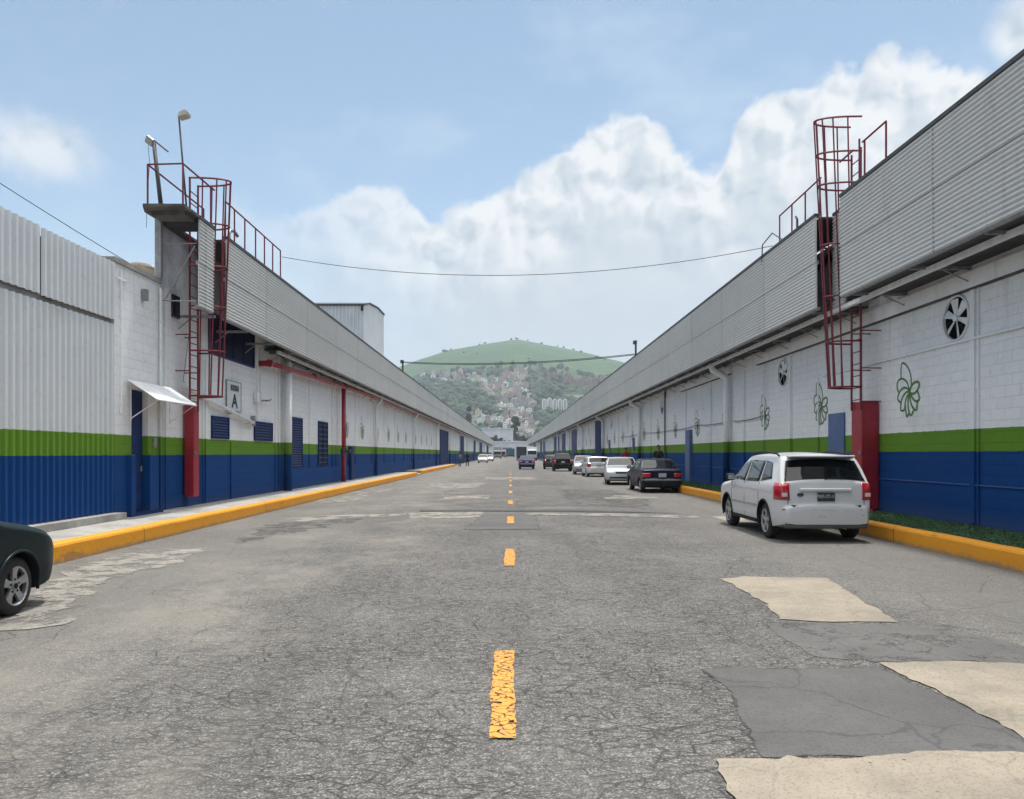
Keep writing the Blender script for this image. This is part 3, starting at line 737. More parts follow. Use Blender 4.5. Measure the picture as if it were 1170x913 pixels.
# left facade windows
def louvre(parent, y0, y1, z0, z1, x=XL, slats=True, pane=PANEB, vbars=0, name='window', ns=None):
    b = MB(); t = .05
    b.box(x+.004, x+.05, y0, y1, z0, z0+t); b.box(x+.004, x+.05, y0, y1, z1-t, z1)
    b.box(x+.004, x+.05, y0, y0+t, z0+t, z1-t); b.box(x+.004, x+.05, y1-t, y1, z0+t, z1-t)
    for k in range(vbars):
        yy = y0+(y1-y0)*(k+1)/(vbars+1); b.box(x+.004, x+.045, yy-.02, yy+.02, z0+t, z1-t)
    w = b.build('window', DKBLUE, parent)
    b = MB(); b.box(x+.004, x+.012, y0+t, y1-t, z0+t, z1-t); b.build('pane', pane, w)
    if slats:
        b = MB(); n = ns or int((z1-z0)/.085)
        for k in range(n):
            z = z0+t+(z1-z0-2*t)*(k+.5)/n
            b.add([(x+.016,y0+t,z+.030),(x+.016,y1-t,z+.030),(x+.043,y1-t,z-.018),(x+.043,y0+t,z-.018),(x+.019,y0+t,z+.032),(x+.019,y1-t,z+.032),(x+.046,y1-t,z-.016),(x+.046,y0+t,z-.016)],
                  [(0,1,2,3),(4,7,6,5),(0,4,5,1),(3,2,6,7),(0,3,7,4),(1,5,6,2)])
        b.build('louvres', mat('louvre_blue', (.02,.045,.15), .6, spec=.2), w)
    return w
louvre(tl, 21.15, 24.9, 4.40, 5.55, slats=False, vbars=3)
louvre(tl, 21.35, 22.65, 2.06, 2.70, ns=7)
louvre(tl, 24.9, 26.8, 2.06, 2.70, ns=6)
louvre(tl, 28.95, 30.65, 1.08, 3.04, ns=20)
louvre(tl, 33.2, 34.9, 1.10, 3.05, vbars=1, ns=9)
b = MB(); b.box(XL+.004, XL+.05, 18.85, 19.25, 5.0, 5.55); w = b.build('vent_window', VDARK, tl)
b = MB(); b.box(XL+.004, XL+.18, 39.4, 40.1, .3, 2.02); b.build('blue_buttress', DKBLUE, tl)
b = MB()
for y, z0, z1 in ((18.45,.3,5.6),(20.7,.3,4.2),(25.15,2.7,5.1),(25.5,3.4,5.1),(27.5,.3,5.1),(35.8,.3,4.9)):
    b.tube([(XL+.045, y, z0), (XL+.045, y, z1)], .022 if y > 27 else .018, 6)
b.each('conduit', PLAIN_L, tl)
b = MB(); b.box(XL+.01, XL+.14, 24.85, 25.15, 3.3, 3.65); b.build('meter_box', WHITEP, tl, bevel=.01)
b = MB(); b.tube([(XL+.02, 25.6, 3.4), (XL+.25, 25.6, 3.4), (XL+.32, 25.7, 3.45)], .03, 6); b.tube([(XL+.15, 25.4, 3.4), (XL+.15, 26.1, 3.42)], .02, 6); b.build('wall_lamp', STEEL, tl)
b = MB(); b.box(XL+.01, XL+.12, 24.6, 24.75, 2.6, 2.85); b.build('junction_box', STEEL, tl)

# ---------------------------------------------- sheet-clad annex on the left
A = thing('storage_annex', 'low left annex with vertical ribbed sheet cladding and a blue door', 'annex', (-8.2, 6, 0))
XA = -8.2
b = MB(); b.box(XA, XA-.3, 15.95, 18.04, .0, 5.62); aw = b.build('block_wall', WALL_L, A)
cb = MB(); cb.box(XA+.05, XA-.12, 16.67, 17.32, .31, 3.05); boolean(aw, cb.build('cutter', BLACK))
def corrug_z(b, x, y0, y1, z0, z1, per, dep, sgn):
    n = int(round((y1-y0)/per)); per = (y1-y0)/n; prof = []
    for i in range(n):
        y = y0+i*per; prof += [(0,y),(dep,y+per*.18),(dep,y+per*.5),(0,y+per*.68)]
    prof.append((0, y1)); m = len(prof); vs = []
    for z in (z0, z1): vs += [(x+sgn*p, y, z) for p, y in prof]
    for z in (z0, z1): vs += [(x+sgn*(p-.006), y, z) for p, y in prof]
    fs = []
    for i in range(m-1):
        fs += [(i,i+1,m+i+1,m+i),(2*m+i,3*m+i,3*m+i+1,2*m+i+1),(i,2*m+i,2*m+i+1,i+1),(m+i,m+i+1,3*m+i+1,3*m+i)]
    b.add(vs, fs)
b = MB(); corrug_z(b, XA, 5, 15.93, .44, 4.31, .185, .045, 1); b.build('lower_cladding', CLAD, A)
b = MB(); corrug_z(b, XA+.02, 5, 13.4, 4.42, 5.60, .185, .045, 1); b.build('upper_cladding', CLAD, A)
b = MB(); corrug_z(b, XA+.03, 13.42, 15.93, 4.40, 5.58, .185, .045, 1); b.build('upper_cladding', CLAD, A)
b = MB(); b.box(XA-.02, XA-.10, 5, 15.93, 4.30, 4.50); b.build('cladding_rail', CONC, A)
b = MB(); b.box(XA-.13, XA-.3, 5, 15.94, .0, 5.5); b.build('inner_wall', BLACK, A)
b = MB(); b.box(XA+.26, XA-.13, 5, 15.95, .0, .43); b.build('concrete_ledge', CONC, A)
b = MB(); b.box(XA+.05, XA-.4, 15.9, 18.04, 5.622, 5.72); b.build('coping', CONC, A)
b = MB(); b.box(XA-.32, XA-20, 5, 18.0, 5.35, 5.5); b.build('roof', CONC, A)
b = MB(); b.box(XA-.06, XA-.11, 16.70, 17.29, .33, 3.03); d = b.build('door', DKBLUE, A, bevel=.006)
b = MB(); b.box(XA-.055, XA-.03, 17.18, 17.22, 1.25, 1.37); b.build('handle', STEEL, d)
b = MB(); b.box(XA+.10, XA+.002, 16.48, 16.66, .29, 1.62); b.box(XA+.10, XA+.002, 17.33, 17.75, .29, 1.62); b.box(XA+.05, XA+.002, 17.33, 17.75, 1.62, 3.0); b.each('door_jamb', PLAIN_L, A)
b = MB(); b.box(XA+.14, XA-.05, 16.4, 17.9, .285, .36); b.build('door_step', DKBLUE, A)
b = MB(); b.box(XA+.095, XA+.052, 17.55, 17.68, 1.78, 2.0); b.build('intercom', STEEL, A, bevel=.006)
b = MB()
b.tube([(XA+.04, 16.15, 2.5), (XA+.04, 16.15, 5.5)], .018, 6); b.tube([(XA+.04, 15.98, 5.3), (XA+.04, 16.4, 5.3)], .015, 6)
b.tube([(XA+.05, 17.95, .3), (XA+.05, 17.95, 5.5)], .03, 6); b.each('conduit', PLAIN_L, A)
b = MB(); b.box(XA+.12, XA+.01, 17.1, 17.22, 5.05, 5.3); b.build('junction_box', STEEL, A)

# ---------------------------------------------- awning
T = thing('awning', 'small white corrugated awning over the blue door', 'awning', (XA, 17.4, 3))
ya, yb = 16.45, 18.55; n = 24; vs = []
for i in range(n*4+1):
    y = ya+(yb-ya)*i/(n*4); dz = .018*math.sin(i*math.pi/2)
    for x, z, dy in ((XA+.03, 3.22, 0), (XA+.72, 2.80, -.15)):
        vs.append((x, y+dy, z+dz)); vs.append((x, y+dy, z+dz-.006))
b = MB(); m = n*4+1
b.add(vs, [(4*i,4*i+2,4*i+6,4*i+4) for i in range(m-1)]+[(4*i+1,4*i+5,4*i+7,4*i+3) for i in range(m-1)]+[(4*i+2,4*i+3,4*i+7,4*i+6) for i in range(m-1)])
b.build('awning_sheet', WHITEP, T)
for y in (16.55, 18.45):
    b = MB(); b.tube([(XA+.05,y,2.35),(XA+.05,y,3.18),(XA+.68,y-.1,2.79),(XA+.05,y,2.40)], .014, 6); b.build('bracket', WHITEP, T)
b = MB(); b.tube([(XA+.70,ya-.13,2.785),(XA+.70,yb-.17,2.785)], .014, 6); b.build('front_bar', WHITEP, T)

# sloping gutter pipe
T = thing('drain_pipe', 'slanting white drain pipe below the lettered sign', 'pipe', (XL, 20, 3))
b = MB(); b.tube([(XL+.12,19.3,3.42),(XL+.12,19.35,3.32),(XL+.12,24.5,2.62)], .058, 10); b.build('pipe', WHITEP, T, smooth=True)
b = MB()
for y, z in ((20.5,3.16),(22.6,2.88),(24.2,2.66)): b.box(XL+.0, XL+.12, y-.015, y+.015, z-.075, z-.05)
b.tube([(XL+.12,24.5,2.62),(XL+.12,24.58,2.56)], .066, 10); b.build('clip', STEEL, T)
b = MB(); b.tube([(XL+.1,19.3,3.44),(XL+.06,19.9,5.2)], .007, 4); b.build('guy_wire', WIRE, T)

# sign
def text_mesh(txt, size, name, m, parent, loc, rot, depth=.004, bold=0):
    cu = bpy.data.curves.new('t', 'FONT'); cu.body = txt; cu.size = size; cu.extrude = depth; cu.align_x = 'CENTER'; cu.align_y = 'CENTER'; cu.offset = bold
    o = bpy.data.objects.new('t', cu); COL.objects.link(o)
    dg = bpy.context.evaluated_depsgraph_get(); dg.update()
    me = bpy.data.meshes.new_from_object(o.evaluated_get(dg)); bpy.data.objects.remove(o)
    me.materials.clear(); me.materials.append(m); me.name = name
    q = bpy.data.objects.new(name, me); COL.objects.link(q); q.parent = parent
    q.location = Vector(loc)-Vector(WLOC[parent.name]); q.rotation_euler = rot; return q
T = thing('building_sign', 'white wall sign reading BODEGA A beside the red ladder', 'sign', (XL, 23.05, 2.93))
b = MB(); b.box(XL+.004, XL+.035, 22.45, 23.65, 2.91, 3.80); b.build('panel', SIGNG, T, bevel=.004)
b = MB()
for q_ in ((22.45,23.65,2.90,2.925),(22.45,23.65,3.785,3.81),(22.44,22.47,2.925,3.785),(23.63,23.66,2.925,3.785)): b.box(XL+.004, XL+.045, *q_)
b.build('frame', STEEL, T)
b = MB(); b.box(XL+.036, XL+.040, 22.75, 23.45, 3.50, 3.70); b.build('word_band', mat('band_grey', (.30,.32,.33), .6), T)
rz = (R(90), 0, R(90))
q = text_mesh('BODEGA', .20, 'lettering', INK, T, (XL+.043, 23.1, 3.60), rz, .002, .006); q.scale = (.82, 1, 1)
q = text_mesh('A', .56, 'lettering', INK, T, (XL+.038, 23.1, 3.20), rz, .003, .018); q.scale = (1.2, 1, 1)

# red pipes
T = thing('fire_main', 'red pipe running high along the left warehouse under its eave', 'pipe', (XL, 25.4, 4.6))
b = MB(); b.tube([(XL+.02,25.45,4.62),(XL+.38,25.45,4.62)], .10, 12); b.tube([(XL+.38,25.3,4.615),(XL+.38,27.5,4.66),(XL+.38,44,4.93),(XL+.38,150,4.95)], .085, 12); b.build('pipe', RED, T, smooth=True)
b = MB(); b.tube([(XL+.38,25.28,4.615),(XL+.38,25.44,4.618)], .125, 14)
for y in (31, 37, 44, 52): b.tube([(XL+.38,y,4.72+(y-28)*.0125),(XL+.38,y+.1,4.72+(y-28)*.0125)], .115, 12)
b.each('flange', RED, T, smooth=False)
T = thing('red_standpipe', 'upright red pipe with a dark valve on the left wall', 'pipe', (XL, 37, .3))
b = MB(); b.tube([(XL+.30,37,.28),(XL+.30,37,4.80)], .105, 12); b.build('pipe', RED, T, smooth=True)
b = MB(); b.tube([(XL+.30,37,1.62),(XL+.30,37,1.88)], .15, 12); b.tube([(XL+.30,37,1.75),(XL+.62,36.95,1.75)], .05, 8); b.box(XL+.6,XL+.64,36.85,37.05,1.65,1.85); b.build('valve', DARKST, T)

# ---------------------------------------------- caged ladders
def ladder(side, label, xl, yc, zl0, zl1, cz0, cz1, xo0, xo1, w, hoops, nb, platform_r=True):
    sg = side; T = thing('caged_ladder', label, 'ladder', (xl, yc, zl0), 'caged ladders on the warehouses')
    hw = w/2; hc = hw+.06
    b = MB()
    for s_ in (-1, 1): b.tube([(xl, yc+s_*hw, zl0), (xl, yc+s_*hw, zl1)], .027, 8)
    b.each('stringer', DKRED, T)
    b = MB(); z = zl0+.25
    while z < zl1-.1: b.tube([(xl, yc-hw, z), (xl, yc+hw, z)], .014, 6); z += .29
    b.each('rung', DKRED, T)
    def arc(z, k, n=12):
        t = (z-cz0)/(cz1-cz0); xo = xo0+(xo1-xo0)*t; a = math.pi*k/n
        cy = yc-hc*math.cos(a)*(1.0); cx = xl+(xo-xl)*math.sin(a)**.75
        return (cx, cy, z)
    b = MB()
    for z in hoops: b.tube([arc(z, k) for k in range(13)], .024, 6)
    b.each('cage_hoop', DKRED, T)
    b = MB()
    for i in range(nb):
        k = 12*(i+.6)/(nb+.2)
        b.tube([arc(cz0, k), arc(cz1, k)], .018, 6)
    b.each('cage_bar', DKRED, T)
    b = MB()
    xw = XR if sg > 0 else XL
    for z in (zl0+.2, zl0+1.0, zl0+1.9, zl0+2.7, zl0+3.5):
        if z > 5.1: break
        b.tube([(xw-sg*.005, yc-hw-.02, z), (xl, yc-hw-.02, z)], .016, 6); b.tube([(xw-sg*.005, yc+hw+.02, z), (xl, yc+hw+.02, z)], .016, 6)
    b.each('standoff', DKRED, T)
    return T
ladder(1, 'dark red caged ladder rising above the red box on the right wall', 8.42, 18.75, 2.70, 9.0, 3.25, 9.72, 7.76, 7.40, .50, [3.25, 4.35, 5.45, 6.7, 8.15, 8.9, 9.72], 8)
ladder(-1, 'dark red caged ladder on the left wall beside the lettered sign', -7.95, 19.36, 2.70, 8.47, 3.08, 8.47, -7.24, -7.02, .50, [3.08, 4.2, 5.3, 6.3, 7.35, 8.47], 7)
def guard_box(label, x0, x1, y0, y1, z0, z1, side):
    T = thing('ladder_guard', label, 'ladder guard', ((x0+x1)/2, (y0+y1)/2, z0), 'red ladder guards')
    b = MB(); b.box(x0, x1, y0, y1, z0, z1); b.build('box', RED, T, bevel=.008)
    b = MB(); xx = min(x0, x1) if side > 0 else max(x0, x1)
    b.box(xx-side*.006, xx-side*.0, y0+.04, y1-.04, z0+.05, z1-.05); b.build('door', RED, T, bevel=.003)
    b = MB(); b.box(xx-side*.05, xx-side*.007, y0+.02, y0+.07, 1.62, 1.72); b.tube([(xx-side*.03,y0-.03,1.68),(xx-side*.03,y0+.06,1.68)], .012, 6); b.build('latch', STEEL, T)
    return T
guard_box('tall dark red ladder guard box behind the white off-road car', 8.47, 8.87, 18.55, 19.12, .30, 2.90, 1)
guard_box('slim red ladder guard box between awning and sign', -8.02, -8.25, 19.5, 19.85, .55, 2.92, -1)

# ---------------------------------------------- roof rails, slab and lights
def rail(name, label, pts_list, posts, r=.022, group='roof guard rails'):
    T = thing(name, label, 'railing', posts[0][0], group)
    b = MB()
    for p in pts_list: b.tube(p, r, 6)
    b.build('top_rail', DKRED, T)
    for a, c in posts:
        b = MB(); b.tube([a, c], r*.95, 6); b.build('post', DKRED, T)
rail('guard_rail', 'dark red rail around the roof slab carrying the two lamps', [[(-8.12,20.4,8.12),(-8.12,17.25,8.12),(-7.33,17.25,8.14),(-7.30,19.0,8.14)]],
     [((-8.12,17.25,7.2),(-8.12,17.25,8.12)),((-7.33,17.25,7.2),(-7.33,17.25,8.14)),((-7.31,18.8,7.2),(-7.31,18.8,8.14)),((-8.12,20.4,7.15),(-8.12,20.4,8.12))])
rail('guard_rail', 'dark red rail along the left roof edge beyond the ladder', [[(-7.34,19.85,8.14),(-7.34,24.6,8.12)]],
     [((-7.34,y,7.18),(-7.34,y,8.13)) for y in (19.85,20.5,21.3,22.2,23.0,23.8,24.6)])
rail('guard_rail', 'dark red rail on the right roof edge before the ladder cage', [[(7.66,15.7,8.42),(7.66,16.75,8.42)],[(7.66,17.2,8.42),(7.66,17.9,8.42)]],
     [((7.66,15.7,7.58),(7.66,15.7,8.42)),((7.66,16.65,7.58),(7.66,16.65,8.42)),((7.66,16.9,7.58),(7.66,16.9,8.55))])
rail('guard_rail', 'dark red rail on the right roof edge beyond the ladder cage', [[(7.66,19.0,8.45),(7.66,21.9,8.40)]],
     [((7.66,y,7.58),(7.66,y,8.42)) for y in (19.05,20.0,20.95,21.9)])
b = MB(); b.prism([(-8.20,17.18),(-7.28,17.20),(-7.26,18.5),(-8.34,18.5),(-8.36,17.6)], 'z', 7.162, 7.225); b.prism([(-8.15,17.5),(-7.4,17.5),(-7.4,18.04),(-8.15,18.04)], 'z', 7.06, 7.160)
tag(b.build('roof_slab', mat('dark_concrete', (.085,.08,.075), .9, var=.4, vscale=3), origin=(-7.8,17.8,7.16)), 'rough concrete slab capping the left canopy end', 'roof slab')  # slab coloured dark all over
T = thing('support_post', 'grey steel post climbing the left canopy end', 'post', (-8.17, 17.98, 5.6))
b = MB(); b.box(-8.26, -8.13, 17.92, 18.035, 5.73, 7.14); b.build('post', STEEL, T)
b = MB(); b.tube([(-8.1,17.98,6.55),(-7.32,17.98,6.55)], .016, 6); b.tube([(-7.36,17.98,6.50),(-8.05,17.98,5.25)], .018, 6); b.tube([(-8.14,17.98,5.22),(-7.34,17.98,5.20)], .016, 6); b.each('brace', STEEL, T)
T = thing('floodlight', 'dark floodlight with a cross arm on a thick leaning pole', 'floodlight', (-8.0, 17.6, 7.25))
b = MB(); b.tube([(-8.0,17.7,7.1),(-8.19,17.7,8.78)], [.055,.045], 8); b.build('pole', DARKST, T, smooth=True)
b = MB(); b.tube([(-8.32,17.7,8.95),(-7.86,17.7,8.58)], .02, 6); b.build('cross_arm', DARKST, T)
b = MB(); b.box(-.10,.10,-.04,.04,-.09,.09); o = b.build('lamp_head', STEEL, None, bevel=.02); o.parent = T; o.location = (-.19,-.10,1.50); o.rotation_euler = (R(35),R(38),0)
b = MB(); b.tube([(-8.33,17.7,8.9),(-8.27,17.66,8.3),(-8.3,17.6,7.4),(-8.22,17.4,6.75)], .006, 4); b.build('loose_wire', WIRE, T)
T = thing('roof_lamp', 'pale lamp head on a tall thin pole above the roof slab', 'lamp', (-7.55, 17.6, 7.25))
b = MB(); b.tube([(-7.43,17.7,7.2),(-7.62,17.7,9.42)], .022, 8); b.build('pole', DARKST, T, smooth=True)
b = MB(); b.prism([(-7.60,9.33),(-7.40,9.39),(-7.38,9.48),(-7.44,9.52),(-7.57,9.46)], 'y', 17.58, 17.82); b.build('lamp_head', mat('lamp_putty', (.42,.41,.36), .6), T, bevel=.015)
for nm, lab, x, y, z, h in (('lamp_post','short dark floodlight post on the right roof edge',7.66,47.0,7.58,.85),('cable_post','short dark post on the left roof edge holding the street cable',-7.34,52.6,7.2,.72)):
    T = thing(nm, lab, 'post', (x,y,z)); b = MB(); b.tube([(x,y,z),(x,y,z+h)], .06, 8); b.build('pole', DARKST, T)
    b = MB(); b.box(x-.16,x+.06,y-.12,y+.12,z+h-.12,z+h+.1); b.build('head', DARKST, T, bevel=.02)
T = thing('gooseneck_vent', 'small curled vent pipe on the left roof edge', 'vent', (-7.5,20.2,7.2))
b = MB(); b.tube([(-7.45,20.4,7.1),(-7.45,20.4,7.45),(-7.45,20.5,7.58),(-7.42,20.7,7.62),(-7.38,20.85,7.52)], .045, 8); b.build('pipe', STEEL, T, smooth=True)
T = thing('roof_conduit', 'curled cable loop on the right roof edge', 'cable', (7.6,22.3,7.6))
b = MB(); b.tube([(7.6,23.3,7.3),(7.5,22.9,7.85),(7.55,22.2,8.0),(7.62,21.6,7.65)], .018, 6); b.tube([(7.6,20.4,7.6),(7.6,20.4,7.85),(7.6,20.5,7.95)], .03, 6); b.build('cable', DARKST, T)
# cables across the street
def cable(label, p0, p1, sag, r, n=40, dbl=0):
    b = MB(); b.tube([tuple(Vector(p0).lerp(Vector(p1), i/n)-Vector((0,0,sag*4*(i/n)*(1-i/n)))) for i in range(n+1)], r, 5)
    if dbl: b.tube([tuple(Vector(p0).lerp(Vector(p1), i/n)-Vector((0,0,dbl+sag*1.05*4*(i/n)*(1-i/n)))) for i in range(n+1)], r, 5)
    tag(b.build('overhead_cable', WIRE, origin=p0), label, 'cable')
cable('thin cable sagging across the street between the two ladders', (-7.32,24.7,7.95), (7.6,22.3,7.66), .72, .010)
cable('thick far cable sagging across the street before the hill', (-7.34,52.6,7.9), (7.6,47.0,7.72), .30, .022, dbl=.06)
cable('thin cable over the left annex roof', (-9.4,6.5,7.35), (-8.6,18.3,5.9), .12, .008)
T = thing('water_tank', 'tan round water tank lid above the annex coping', 'tank', (-9.6,20,5.7))
b = MB(); b.tube([(-9.6,20.0,5.7),(-9.6,20.0,6.45)], .42, 20); b.build('tank', TAN, T, smooth=False)
b = MB(); b.tube([(-9.6,20.0,6.45),(-9.6,20.0,6.55)], [.30,.26], 20); b.build('lid', TAN, T)
b = MB(); b.prism([(-9.0,5.72),(-8.4,5.72),(-8.4,5.95),(-9.0,6.25)], 'y', 18.6, 20.0); tag(b.build('roof_sheet', TAN, origin=(-8.7,19,5.7)), 'tilted tan sheet lying on the annex roof', 'sheet')

# tin tower behind left roof
T = thing('tin_tower', 'tall pale corrugated metal tower behind the left warehouse', 'tower', (-13, 62, 0))
b = MB()
def ribs(b, p0, p1, z0, zA, zB, n, dep, nx, ny):
    pts = []
    for i in range(n):
        for t, d in ((0,0),(.2,dep),(.5,dep),(.7,0)):
            f = (i+t)/n; pts.append((p0[0]+(p1[0]-p0[0])*f+nx*d, p0[1]+(p1[1]-p0[1])*f+ny*d, zA+(zB-zA)*f))
    pts.append((p1[0], p1[1], zB)); m = len(pts)
    b.add([(x,y,z0) for x,y,_ in pts]+[(x,y,z) for x,y,z in pts], [(i,i+1,m+i+1,m+i) for i in range(m-1)])
ribs(b, (-17.6,60), (-11.45,60), 5, 13.15, 13.15, 22, .07, 0, -1)
b.build('front_wall', TIN, T)
b = MB(); b.prism([(60.12,5),(69.8,5),(69.8,14.15),(66.5,14.15),(62.5,13.75),(60.12,13.15)], 'x', -17.5, -11.46); b.build('side_wall', mat('tin_side', (.56,.58,.59), .5, .1, var=.08, vscale=.4), T)
b = MB(); b.prism([(59.85,13.16),(62.5,13.78),(66.5,14.18),(69.9,14.18),(69.9,14.26),(66.5,14.26),(62.5,13.88),(59.85,13.28)], 'x', -17.7, -11.35); b.build('roof', DARKST, T)
b = MB(); b.box(-11.62,-11.42,59.86,59.95,12.75,13.14); b.build('lamp', BLACK, T)
b = MB(); b.box(-15.6,-14.2,59.86,59.90,11.85,11.95); b.box(-14.3,-14.2,59.86,59.90,10.6,11.85); b.build('hatch_frame', WHITEP, T)

# far closing wall and hall
b = MB(); b.box(-14, 14, 392, 400, -.02, 7.0); b.box(-14.2, 14.2, 391.8, 392, 6.6, 7.3)
FARW = mat('far_white_wall', (.55,.57,.60), .8, var=.12, vscale=.3)
T = thing('far_shed', 'long low white shed closing the end of the street', 'shed', (0,392,0))
b = MB(); b.box(-16, 18, 392, 410, -.02, 7.4); b.build('wall', FARW, T)
b = MB(); b.prism([(-16.3,7.42),(18.3,7.42),(1,8.1)], 'y', 391.6, 410.5); b.build('roof', mat('far_roof', (.62,.64,.66), .6), T)
b = MB(); b.box(-4,1,391.7,391.99,0,4.6); b.box(4,9,391.7,391.99,0,4.6); b.build('gate', mat('far_gate', (.16,.18,.22), .7), T)
T = thing('white_hall', 'white flat roofed hall beyond the end of the street', 'building', (-10,540,0))
b = MB(); b.box(-20,2,540,575,0,18.5); b.build('wall', FARW, T)
b = MB(); b.box(-20.5,2.5,539.5,575.5,18.52,19.3); b.build('roof', mat('far_roof2', (.5,.52,.54), .6), T)
b = MB()
for k in range(6): b.box(-18+k*3.3,-16.6+k*3.3,539.8,539.98,9,11)
b.build('window', VDARK, T)
# ------------------------------------------------------------------ vehicles
GLASS = mat('car_glass', (.008, .010, .012), .03, spec=.6)
RUBBER = mat('tyre_rubber', (.018, .018, .019), .8, var=.3, vscale=12)
ALLOY = mat('alloy_rim', (.42, .43, .44), .35, .7, var=.15, vscale=10)
TRIM = mat('black_trim', (.014, .014, .016), .6, spec=.2)
LAMPR = mat('tail_lamp_red', (.42, .006, .016), .15, spec=.8, coat=.6)
LAMPW = mat('lamp_clear', (.62, .60, .58), .15, spec=.8, coat=.5)
PLATEW = mat('plate_pale', (.40, .42, .44), .5)
CHROME = mat('chrome', (.55, .56, .58), .18, .9)
def paint(name, c, metal=0, dirt=None, rough=.32):
    m, t, b, P, (x, y, z) = tree_of(name, rough, .5)
    b.inputs['Coat Weight'].default_value = .7 if sum(c) > .5 else .0; b.inputs['Specular IOR Level'].default_value = .5 if sum(c) > .5 else .22; b.inputs['Coat Roughness'].default_value = .06; b.inputs['Metallic'].default_value = metal
    n = tnoise(t, P, 6, 6, .7)
    lo = SMOOTH(t, M_(t, 'ADD', z, M_(t, 'MULTIPLY', n, .25)), .35, .75, .55, 0)
    cc = MIX(t, M_(t, 'MULTIPLY', n, .18), c, tuple(q*.8 for q in c))
    cc = MIX(t, lo, cc, dirt or tuple(q*.62+.03 for q in c))
    t.links.new(cc, b.inputs['Base Color'])
    t.links.new(M_(t, 'ADD', M_(t, 'MULTIPLY', lo, .5), rough), b.inputs['Roughness'])
    return m
def chaikin(p, it=1):
    for _ in range(it):
        q = [p[0]]
        for i in range(len(p)-1):
            a, b_ = p[i], p[i+1]
            q += [(a[0]*.8+b_[0]*.2, a[1]*.8+b_[1]*.2), (a[0]*.2+b_[0]*.8, a[1]*.2+b_[1]*.8)]
        p = q+[p[-1]]
    return p
class Car:
    def __init__(s, name, label, cat, P, mpaint, group=None):
        s.P = P; s.mp = mpaint; s.L = P['L']; s.T = thing(name, label, cat, (0,0,0), group)
        pr = chaikin(P['top'], 2); st = []
        for i in range(len(pr)-1):
            (y0, z0), (y1, z1) = pr[i], pr[i+1]; n = max(1, int((y1-y0)/.12))
            for k in range(n): st.append((y0+(y1-y0)*k/n, z0+(z1-z0)*k/n))
        st.append(pr[-1]); s.st = st; s.r = P.get('r', .07)
    def zt(s, y):
        st = s.st
        if y <= st[0][0]: return st[0][1]
        for i in range(len(st)-1):
            if st[i][0] <= y <= st[i+1][0]:
                t = (y-st[i][0])/max(1e-9, st[i+1][0]-st[i][0]); return st[i][1]+(st[i+1][1]-st[i][1])*t
        return st[-1][1]
    def yr(s, z, front=False):
        st = s.st if not front else s.st[::-1]
        for i in range(len(st)-1):
            if st[i][1] <= z <= st[i+1][1]:
                t = (z-st[i][1])/max(1e-9, st[i+1][1]-st[i][1]); return st[i][0]+(st[i+1][0]-st[i][0])*t
        return st[0][0]
    def hw(s, y, z):
        P = s.P; w = P['W']/2; d = P.get('pd', .42); t = max(0, (abs(y)-(s.L/2-d))/d)
        w -= P.get('pa', .15)*min(1, t)**2.6
        w -= .035*max(0, (.48-z)/.25)**2
        w -= .018*abs(z-.72)**1.5*3*(1 if z < P['belt'] else 0)
        if z > P['belt']: w -= .018*abs(P['belt']-.72)**1.5*3+(z-P['belt'])*P.get('tum', .26)+.018*min(1,(z-P['belt'])/.03)
        return w
    def body(s):
        P = s.P; rings = []; ns = 12
        for (y, zt) in s.st:
            t = max(0, (abs(y)-(s.L/2-.7))/.7); zb = P.get('zb', .19)+.10*t**2
            r = min(s.r, (zt-zb)*.4); half = [(0, zb), (s.hw(y, zb)*.8, zb)]
            for j in range(ns+1):
                z = zb+.02+(zt-r-zb-.02)*j/ns; half.append((s.hw(y, z), z))
            for k in (1, 2, 3):
                a = math.pi/2*k/3; z = zt-r+r*math.sin(a); half.append((s.hw(y, zt-r)-r*(1-math.cos(a)), z))
            wt = s.hw(y, zt-r)-r; cr = P.get('crown', .025)
            for f in (.8, .55, .28, 0): half.append((wt*f, zt+cr*(1-f*f)))
            rings.append([(x, y, z) for x, z in half]+[(-x, y, z) for x, z in half[-2:0:-1]])
        m = len(rings[0]); vs = [p for r_ in rings for p in r_]; fs = []
        for i in range(len(rings)-1):
            for k in range(m): fs.append((i*m+k, i*m+(k+1) % m, (i+1)*m+(k+1) % m, (i+1)*m+k))
        fs += [tuple(range(m))[::-1], tuple((len(rings)-1)*m+k for k in range(m))]
        b = MB(); b.add(vs, fs); o = b.build('body', [s.mp, TRIM], s.T)
        R_ = P['R']
        c = MB()
        for yw in P['wy']:
            for sg in (-1, 1):
                x0 = sg*(P['W']/2-.30); c.tube([(x0, yw, R_), (sg*(P['W']/2+.2), yw, R_)], R_+P.get('gap', .055), 28, mi=1)
        cut = c.build('cutter', [s.mp, TRIM]); md = o.modifiers.new('b', 'BOOLEAN'); md.object = cut; md.solver = 'EXACT'; bake(o); bpy.data.objects.remove(cut)
        for p in o.data.polygons: p.use_smooth = True
        o.data.set_sharp_from_angle(angle=R(34)); s.bodyo = o
        b = MB()
        for yw in P['wy']:
            for sg in (-1, 1):
                pts = []
                for k in range(21):
                    a = math.pi*(k/20)*1.16-.08*math.pi; yy = yw+(R_+P.get('gap', .055)+.012)*math.cos(a); zz = R_+(R_+P.get('gap', .055)+.012)*math.sin(a)
                    pts.append((sg*(s.hw(yy, max(zz, .3))+.002), yy, zz))
                b.tube(pts, .016, 6)
        b.each('arch_lip', P.get('lip', s.mp), s.T, smooth=True)
        return o
